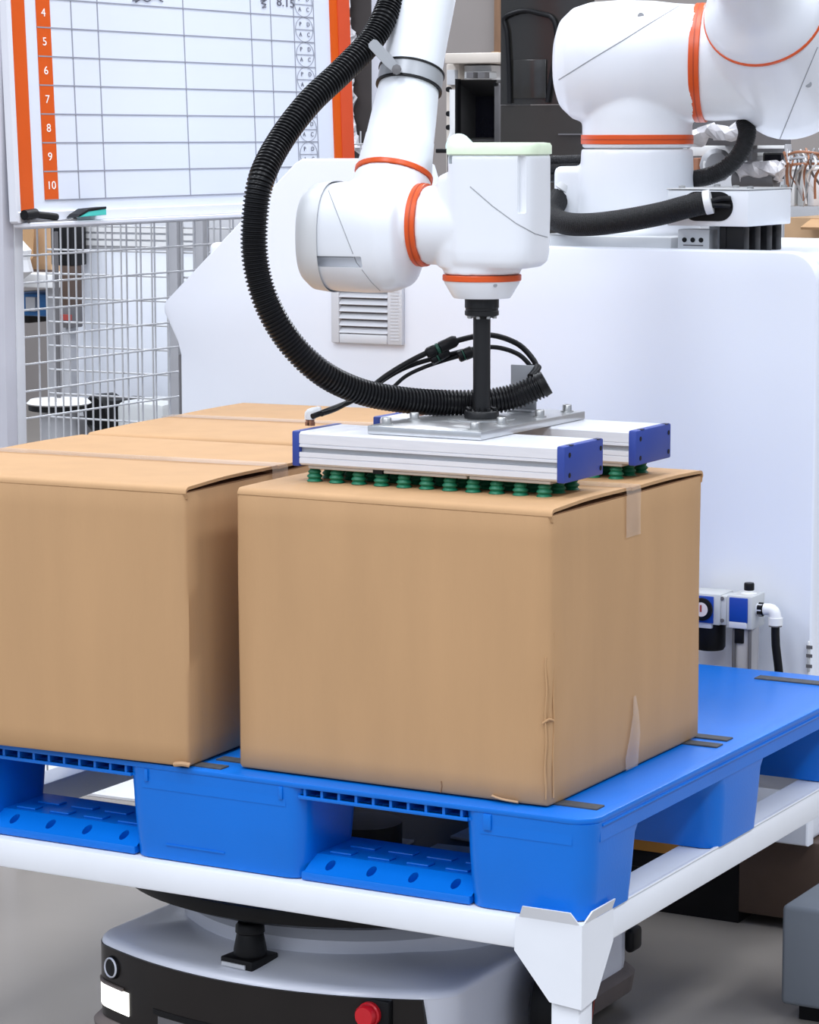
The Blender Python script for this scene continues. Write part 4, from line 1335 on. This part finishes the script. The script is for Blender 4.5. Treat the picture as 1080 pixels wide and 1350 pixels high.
# ------------------------------------------------------------------ mesh fence in the board's plane
FX = -1.665
fence = thing('mesh_fence', (FX, 1.6, 0), 'grey wire mesh fence panel under and behind the whiteboard', 'fence')
fy0, fy1 = on(8, 450, 'x', FX).y, 2.45
MB().box((FX - 0.02, fy0 - 0.028, 0), (FX + 0.02, fy0 + 0.028, 2.2), 0.004).build('post', POST, fence, 40)
MB().box((FX + 0.0195, fy0 + 0.004, 0.01), (FX + 0.0225, fy0 + 0.03, 2.19), 0.001).build('post_flange', VENT, fence, 40)
MB().box((FX - 0.02, fy1, 0), (FX + 0.02, fy1 + 0.04, 2.2), 0.004).build('post', POST, fence, 40)
w0 = None
y = fy0 + 0.055
while y < fy1:
    p = V(FX, y, 0.1)
    if w0 is None:
        w0 = MB().cyl(V(FX, y, 0.1), V(FX, y, 1.42), 0.0021, n=6).build('wire', WIRE, fence, 60, loc=p)
    else:
        dup(w0, fence, p - origin(w0))
    y += 0.05
h0 = None
z = 0.55
while z < 1.42:
    p = V(FX + 0.004, fy0, z)
    if h0 is None:
        h0 = MB().cyl(V(FX + 0.004, fy0, z), V(FX + 0.004, fy1, z), 0.0021, n=6).build('wire', WIRE, fence, 60, loc=p)
    else:
        dup(h0, fence, p - origin(h0))
    z += 0.0525

# roll cage behind the fence, its mesh facing the camera
RY = 2.55
cage = thing('roll_cage', (-2.2, RY, 0), 'grey wire roll cage standing behind the mesh fence', 'cage')
rx0, rx1 = on(62, 400, 'y', RY).x, on(330, 400, 'y', RY).x
for px in (232, 266):
    q = on(px, 400, 'y', RY).x
    MB().box((q - 0.016, RY - 0.016, 0), (q + 0.016, RY + 0.016, 1.75), 0.004).build('post', GREYM, cage, 40)
w0 = None
k = 0
x = rx0
while x < rx1:
    p = V(x, RY, 0.35)
    if w0 is None:
        w0 = MB().cyl(p, p + V(0, 0, 1.3), 0.0026, n=6).build('wire', WIRE, cage, 60, loc=p)
    else:
        dup(w0, cage, p - origin(w0))
    x += 0.047
h0 = None
z = 0.5
while z < 1.6:
    p = V(rx0, RY + 0.005, z)
    if h0 is None:
        h0 = MB().cyl(p, V(rx1, RY + 0.005, z), 0.0026, n=6).build('wire', WIRE, cage, 60, loc=p)
    else:
        dup(h0, cage, p - origin(h0))
    z += 0.062


# ------------------------------------------------------------------ background things
def pbox(x0, y0, x1, y1, Y, dep, name, m, parent=None, r=0.0, floor=False):
    a, b = on(x0, y1, 'y', Y), on(x1, y0, 'y', Y)
    z0 = 0.0 if floor else a.z
    return MB().box((a.x, Y, z0), (b.x, Y + dep, b.z), r).build(name, m, parent, 40 if r else None)


def bth(name, px, py, Y, label, cat, group=None, floor=True):
    p = on(px, py, 'y', Y)
    return thing(name, (p.x, Y, 0 if floor else p.z), label, cat, group)


# white cupboard behind the mesh
wc_ = bth('white_cupboard', 165, 450, 3.3, 'tall white cupboard behind the wire mesh left of cabinet', 'cupboard')
pbox(98, 330, 262, 532, 3.3, 0.6, 'door', CABW, wc_, 0.004)
pbox(98, 286, 262, 329, 3.3, 0.6, 'header', VENT, wc_, 0.004)
for y in (302, 311, 320):
    pbox(100, y, 260, y + 3, 3.292, 0.01, 'header_groove', WHITEP, wc_)
pbox(100, 533, 262, 548, 3.32, 0.5, 'plinth', VENT, wc_)
pbox(100, 548, 262, 560, 3.4, 0.4, 'foot', GREYD, wc_, floor=True)
pbox(97, 313, 105, 326, 3.285, 0.02, 'latch', BLACK, wc_)
sh_ = bth('shelf_clutter', 170, 280, 3.25, 'dark crates and plastic wrap on top of the white cupboard', 'crates', floor=False)
pbox(104, 250, 232, 286, 3.4, 0.3, 'crate', GREYD, sh_)
for i in range(6):
    pbox(110 + 20 * i, 268, 122 + 20 * i, 284, 3.37, 0.03, 'crate_slot', BLACK, sh_)
MB().tube([on(x, y, 'y', 3.33) for x, y in ((120, 270), (145, 280), (170, 274), (195, 282), (225, 276))], 0.012, 8).build('wrap', PLASTF, sh_, 60)
MB().tube([on(x, y, 'y', 3.34) for x, y in ((118, 280), (150, 272), (180, 279), (228, 284))], 0.010, 8).build('wrap', PLASTF, sh_, 60)
# dark posts and machine to the right of the cupboard
mz = bth('dark_machine', 290, 300, 3.1, 'dark machine with grey uprights behind the fence beside cabinet edge', 'machine')
pbox(258, 272, 345, 420, 4.0, 0.3, 'body', GREYM, mz, floor=True)
pbox(270, 280, 282, 300, 3.96, 0.03, 'window', BLACK, mz)
pbox(296, 270, 318, 305, 3.96, 0.03, 'window', BLACK, mz)
pbox(268, 306, 300, 345, 3.96, 0.03, 'panel', WHITEP, mz)
pbox(285, 270, 292, 350, 3.94, 0.03, 'upright', WIRE, mz)
pbox(300, 300, 312, 330, 3.95, 0.03, 'control_box', GREYD, mz)
# black stand with a round white base
rs = bth('round_base_stand', 80, 500, 2.95, 'thin grey post on round white base behind the mesh fence', 'stand')
q = on(78, 540, 'y', 2.95)
zb = q.z
MB().lathe(V(q.x, 2.95, 0), Z, [(0.05, 0), (0.05, zb - 0.01), (0.085, zb), (0.0, zb + 0.002)], 32).build('pedestal', GREYM, rs, 40)
MB().lathe(V(q.x, 2.95, zb), Z, [(0.08, -0.002), (0.085, 0.0), (0.085, 0.015)], 32).build('dark_band', BLACK, rs, 40)
MB().lathe(V(q.x, 2.95, zb + 0.015), Z, [(0.085, 0), (0.09, 0.004), (0.08, 0.014), (0.02, 0.018), (0, 0.018)], 32).build('base_disc', WHITEP, rs, 40)
MB().cyl(V(q.x, 2.95, zb + 0.03), V(q.x, 2.95, 1.15), 0.006, n=12).build('pole', GREYD, rs, 40)
bp = bth('black_column', 82, 330, 3.2, 'black column with brown tube behind the mesh near the board', 'column')
pbox(67, 286, 92, 350, 3.2, 0.08, 'head', BLACK, bp, 0.005)
pbox(79, 350, 92, 405, 3.2, 0.06, 'tube', BROWN, bp, 0.005)
pbox(80, 405, 93, 432, 3.2, 0.06, 'foot', GREYD, bp, 0.004, floor=False)
pbox(80, 415, 92, 422, 3.19, 0.01, 'red_mark', REDB, bp)
pbox(66, 276, 92, 286, 3.2, 0.08, 'chrome_top', GREYM, bp, 0.004)
pbox(84, 430, 90, 545, 3.22, 0.04, 'lower_tube', GREYM, bp, 0.003, floor=True)
# cartons on a shelf, far left
fs = bth('side_shelf', 45, 370, 4.2, 'white shelf table far left behind the fence holding cartons', 'shelf')
pbox(5, 362, 70, 378, 4.2, 0.6, 'shelf_board', WHITEP, fs, 0.004)
pbox(62, 378, 70, 470, 4.25, 0.05, 'shelf_leg', GREYM, fs, floor=True)
pbox(5, 378, 12, 470, 4.25, 0.05, 'shelf_leg', GREYM, fs, floor=True)
c1 = bth('open_carton', 45, 330, 4.3, 'tan cardboard carton with open flaps on far left shelf', 'box', floor=False)
pbox(22, 292, 66, 360, 4.35, 0.3, 'body', TANB, c1)
a_, b_, c_, d_ = on(18, 295, 'y', 4.33), on(44, 292, 'y', 4.3), on(42, 340, 'y', 4.28), on(24, 356, 'y', 4.3)
MB().add([a_, b_, c_, d_] + [p + V(0, 0.006, 0) for p in (a_, b_, c_, d_)], [(0, 1, 2, 3), (7, 6, 5, 4), (0, 4, 5, 1), (1, 5, 6, 2), (2, 6, 7, 3), (3, 7, 4, 0)]).build('flap', CARD, c1)
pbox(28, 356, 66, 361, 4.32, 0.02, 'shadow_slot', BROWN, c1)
c2 = bth('paper_bag', 22, 345, 4.1, 'crumpled white paper beside open carton on far left shelf', 'paper', floor=False)
MB().lathe(on(20, 350, 'y', 4.12), Z, [(0.02, -0.05), (0.06, -0.02), (0.05, 0.02), (0.055, 0.05), (0.02, 0.09)], 9).build('crumple', PAPER, c2)
bb_ = bth('blue_crate', 50, 410, 4.25, 'blue plastic crate under the far left shelf table', 'crate')
pbox(16, 388, 72, 416, 4.28, 0.4, 'bin', BLUEBIN, bb_, 0.01, floor=False)
pbox(10, 386, 38, 425, 4.4, 0.3, 'dark_back', BLACK, bb_, 0.005)
pbox(34, 392, 46, 410, 4.265, 0.02, 'label', GREYM, bb_)
# black motor on the floor
mo = bth('floor_motor', 150, 545, 3.1, 'black motor unit with grey drum on floor below the cupboard', 'motor')
pbox(135, 528, 152, 562, 3.05, 0.15, 'motor_block', BLACK, mo, 0.006, floor=True)
pbox(152, 532, 215, 556, 3.05, 0.2, 'drum_case', FRLG, mo, 0.02, floor=True)
MB().lathe(on(128, 545, 'y', 3.06), V(-0.2, -1, 0), [(0.055, -0.06), (0.055, 0.0), (0.045, 0.01), (0.04, 0.004), (0, 0.004)], 24).build('pulley', BLACK, mo, 40)

# dark partition with film, behind board and forearm
dp = bth('dark_partition', 500, 120, 3.0, 'dark brown partition with torn plastic film between board and forearm', 'partition')
pbox(462, -60, 556, 206, 3.0, 0.06, 'sheet', DBROWN, dp, floor=True)
fp_ = [on(x, y, 'y', 2.985) for x, y in ((458, -40), (456, 20), (460, 45), (463, 70), (459, 100), (463, 130), (460, 160), (466, 185), (474, 196), (486, 200))]
MB().tube(fp_, 0.012, 8).build('film', PLASTF, dp, 60)
# greige partition, trim and cream rack
gw = bth('greige_partition', 620, 40, 4.4, 'greige wall panel with wooden trim above the cream rack', 'partition')
pbox(570, -80, 652, 72, 4.4, 0.1, 'panel', WALLC, gw, floor=True)
pbox(651, -80, 662, 200, 4.36, 0.1, 'trim', WOOD, gw, floor=True)
pbox(648, 68, 655, 125, 4.3, 0.06, 'door_post', TANB, gw)
ck_ = bth('cream_rack', 620, 100, 3.9, 'cream equipment rack behind the forearm and dark monitor', 'rack')
pbox(586, 69, 657, 84, 3.9, 0.3, 'top_beam', CREAM, ck_, 0.004)
pbox(588, 84, 606, 190, 3.95, 0.25, 'column', CREAM, ck_, 0.004, floor=True)
pbox(606, 86, 648, 125, 3.98, 0.2, 'back_sheet', WHITEP, ck_)
pbox(612, 94, 645, 104, 3.93, 0.05, 'unit', FRLG, ck_, 0.003)
for x in (615, 630):
    pbox(x, 95, x + 9, 103, 3.9, 0.03, 'vent', GREYD, ck_)
pbox(589, 92, 600, 112, 3.93, 0.02, 'plate', VENT, ck_, 0.002)
for y in (118, 150, 168):
    MB().lathe(on(593, y, 'y', 3.94), V(0, -1, 0), [(0.008, 0), (0.008, 0.01), (0, 0.01)], 10).build('knob', BLACK, ck_, 40)
MB().tube([on(598, y, 'y', 3.9) for y in (118, 150, 175)] + [on(594, 186, 'y', 3.9)], 0.012, 8).build('pipe', WHITEP, ck_, 50)
# hooded monitor
mn = bth('hooded_monitor', 628, 145, 3.4, 'black hooded monitor behind the wrist beside dark glass', 'monitor', floor=False)
A = [on(x, y, 'y', 3.38) for x, y in ((601, 105), (655, 105), (655, 186), (601, 186))]
Bq = [on(x, y, 'y', 3.50) for x, y in ((622, 127), (652, 127), (652, 181), (622, 181))]
mb = MB()
mb.add(A + Bq, [(0, 1, 5, 4), (1, 2, 6, 5), (2, 3, 7, 6), (3, 0, 4, 7)])
Cq = [p + V(0, 0.2, 0) for p in A]
mb.add(A + Cq, [(0, 4, 5, 1), (1, 5, 6, 2), (2, 6, 7, 3), (3, 7, 4, 0), (4, 7, 6, 5)])
mb.build('hood', HOODG, mn)
MB().box((Bq[3].x, 3.495, Bq[3].z), (Bq[1].x, 3.515, Bq[1].z)).build('screen', SCR, mn)
pbox(600, 104, 603, 186, 3.37, 0.02, 'bezel', BLACK, mn)
pbox(651, 110, 659, 190, 3.36, 0.04, 'side_post', GREYD, mn, 0.004)
MB().lathe(on(655, 111, 'y', 3.35), V(0, -1, 0), [(0.006, 0), (0.006, 0.01), (0, 0.01)], 10).build('post_knob', BLACK, mn, 40)
zz = on(628, 186, 'y', 3.4)
MB().box((zz.x - 0.1, 3.42, 0), (zz.x + 0.1, 3.56, zz.z + 0.004)).build('stand_column', GREYD, mn)
# dark glass screen with a black arch outline and a thin dark patch
dg_ = bth('dark_glass_screen', 720, 100, 2.75, 'tall dark glass screen left of the robot shoulder', 'screen')
pbox(660, -80, 775, 138, 2.75, 0.04, 'pane', DARKSCR, dg_)
pbox(660, 138, 775, 206, 2.752, 0.04, 'lower_pane', DARKSCR2, dg_)
pbox(660, 206, 775, 246, 2.76, 0.04, 'base_pane', DARKSCR2, dg_, floor=True)
pbox(736, 176, 770, 178, 2.744, 0.01, 'rail', GREYD, dg_)
MB().tube([on(x, y, 'y', 2.744) for x, y in ((672, 136), (671, 90), (668, 40), (664, 25), (675, 18), (692, 14), (712, 18), (730, 26), (734, 60), (727, 100), (722, 135))], 0.006, 8).build('arch_outline', BLACK, dg_, 50)
pbox(676, 78, 720, 130, 2.745, 0.006, 'arch_patch', DARKSCR, dg_, 0.002)
dk = bth('dark_shelf_unit', 945, 175, 3.2, 'dark cupboard wrapped in plastic film behind the shoulder cable', 'cupboard', floor=False)
pbox(905, 130, 986, 192, 3.3, 0.3, 'box', GREYD, dk)
MB().tube([on(x, y, 'y', 3.26) for x, y in ((905, 186), (925, 178), (940, 172), (960, 176), (985, 168))], 0.02, 8).build('film', PLASTF, dk, 60)
# rack at the far right
rk = bth('far_rack', 1000, 230, 3.6, 'grey storage rack with shelves at right behind the junction box', 'rack')
pbox(900, 192, 985, 206, 3.55, 0.3, 'shelf_board', WHITEP, rk, 0.003)
pbox(900, 206, 985, 212, 3.56, 0.3, 'shelf_edge', GREYM, rk)
pbox(985, 180, 992, 300, 3.55, 0.04, 'upright', GREYM, rk, 0.003, floor=True)
pbox(1032, 190, 1037, 300, 3.55, 0.04, 'upright', GREYM, rk, 0.003, floor=True)
pbox(985, 196, 1037, 201, 3.56, 0.04, 'beam', GREYM, rk)
pbox(900, 206, 1120, 320, 4.0, 0.05, 'back_panel', VENT, rk, floor=True)
rd = bth('rack_monitor', 1018, 222, 3.62, 'small dark purple screen on the rack right of shoulder cable', 'monitor', floor=False)
pbox(1005, 201, 1033, 236, 3.62, 0.05, 'screen', HOODG, rd, 0.004)
pbox(1008, 204, 1030, 234, 3.61, 0.012, 'glass', SCR, rd)
bgx = bth('rolled_bag', 1000, 230, 3.5, 'white wrapped roll lying above the junction box on rack', 'roll', floor=False)
MB().tube([on(x, y, 'y', 3.48) for x, y in ((972, 228), (985, 225), (1005, 225), (1022, 225), (1032, 228))], 0.026, 12).build('wrap_sheet', PLASTF, bgx, 60)
MB().cyl(on(970, 236, 'y', 3.49), on(1024, 236, 'y', 3.49), 0.03, n=16).build('core', GREYD, bgx, 40)
vi = bth('bench_vice', 935, 222, 3.5, 'small copper coloured fixture behind the base column right side', 'fixture', floor=False)
pbox(913, 208, 921, 246, 3.5, 0.05, 'jaw', COPPER, vi, 0.004)
pbox(923, 222, 950, 228, 3.48, 0.05, 'bar', WHITEP, vi, 0.004)
pbox(926, 212, 931, 238, 3.47, 0.03, 'handle', WHITEP, vi, 0.004)
MB().lathe(on(945, 218, 'y', 3.5), V(0.5, -1, 0.2), [(0.03, -0.02), (0.045, 0), (0.03, 0.02), (0, 0.025)], 12).build('wheel', GREYM, vi, 40)
wr = bth('hanging_wires', 1055, 220, 3.4, 'tangled copper and grey wires hanging at right picture edge', 'wires', floor=False)
rn = random.Random(5)
for i in range(14):
    x = 1034 + 3.6 * i
    ya = 196 + rn.uniform(0, 8)
    m_ = [COPPER, GREYM, WHITEP, GREYD][i % 4]
    MB().tube([on(x, ya, 'y', 3.4), on(x + rn.uniform(-5, 8), ya + 14, 'y', 3.36), on(x + rn.uniform(-6, 6), ya + 30, 'y', 3.4), on(x + rn.uniform(-8, 8), ya + rn.uniform(40, 75), 'y', 3.42)], rn.uniform(0.0018, 0.0042), 6).build('wire', m_, wr, 50)
for i in range(3):
    MB().tube([on(1036, 205 + 7 * i, 'y', 3.38), on(1055, 200 + 8 * i, 'y', 3.36), on(1090, 204 + 6 * i, 'y', 3.4)], 0.0035, 6).build('wire', [COPPER, GREYM, COPPER][i], wr, 50)
for i, (mm, lb_) in enumerate(((WHITEP, 'narrow white parts bin beside the grey rack upright under hanging wires'), (FRLG, 'narrow grey parts bin between two white bins under hanging wires'), (PAPER, 'narrow white parts bin at the right picture edge under hanging wires'))):
    pg = bth('parts_bin', 1043 + 13 * i, 272, 3.55, lb_, 'bin', 'parts bins on the far rack', floor=False)
    pbox(1038 + 13 * i, 222, 1048 + 13 * i, 272, 3.55, 0.2, 'bin_body', mm, pg, 0.004)
    pbox(1037.5 + 13 * i, 221, 1048.5 + 13 * i, 224, 3.545, 0.21, 'bin_rim', mm, pg, 0.001)
tb_ = bth('tan_carton', 1060, 300, 3.3, 'tan cardboard carton at right edge behind junction box', 'box')
pbox(1034, 288, 1120, 330, 3.3, 0.4, 'body', TANB, tb_)
q1_, q2_ = on(1060, 284, 'y', 3.25), on(1095, 300, 'y', 3.15)
MB().add([V(q1_.x, 3.3, q1_.z - 0.01), V(q2_.x, 3.3, q1_.z - 0.01), V(q2_.x, 3.15, q2_.z), V(q1_.x + 0.03, 3.15, q2_.z), V(q1_.x, 3.305, q1_.z - 0.016), V(q2_.x, 3.305, q1_.z - 0.016), V(q2_.x, 3.155, q2_.z - 0.006), V(q1_.x + 0.03, 3.155, q2_.z - 0.006)], [(0, 1, 2, 3), (7, 6, 5, 4), (0, 4, 5, 1), (1, 5, 6, 2), (2, 6, 7, 3), (3, 7, 4, 0)]).build('flap', CARD, tb_)

# crumple the plastic film
for o in list(bpy.data.objects):
    if o.type == 'MESH' and o.data.materials and o.data.materials[0] == PLASTF:
        for v in o.data.vertices:
            v.co += noise.noise_vector(v.co * 55) * 0.013 + noise.noise_vector(v.co * 140) * 0.006
        o.data.polygons.foreach_set('use_smooth', [False] * len(o.data.polygons))

# ------------------------------------------------------------------ floor things
gb = thing('grey_block', (0.18, 0.88, 0), 'grey painted block on floor at lower right behind stand', 'block')
MB().box((0.020, 0.80, 0.026), (0.36, 0.972, 0.19), 0.008, 3).build('block_body', GREYBLK, gb, 40)
MB().box((0.045, 0.82, 0.0), (0.33, 0.96, 0.028)).build('block_foot', BLACK, gb)

fm = thing('floor_sheet', (-1.9, 1.62, 0), 'white sheet with dark grey band on floor seen through left pallet opening', 'sheet')
for nm, mm, pts in (('sheet', PAPER, ((30, 1008), (190, 1010), (230, 1060), (40, 1036))), ('dark_band', GREYD, ((112, 1006), (158, 1008), (103, 1037.5), (48, 1031.5)))):
    zt = 0.006 if nm == 'sheet' else 0.008
    q = [on(x, y, 'z', zt) for x, y in pts]
    MB().prism([(p.x, p.y) for p in q], XYZ, 0.0005 if nm == 'sheet' else 0.0062, zt).build(nm, mm, fm)
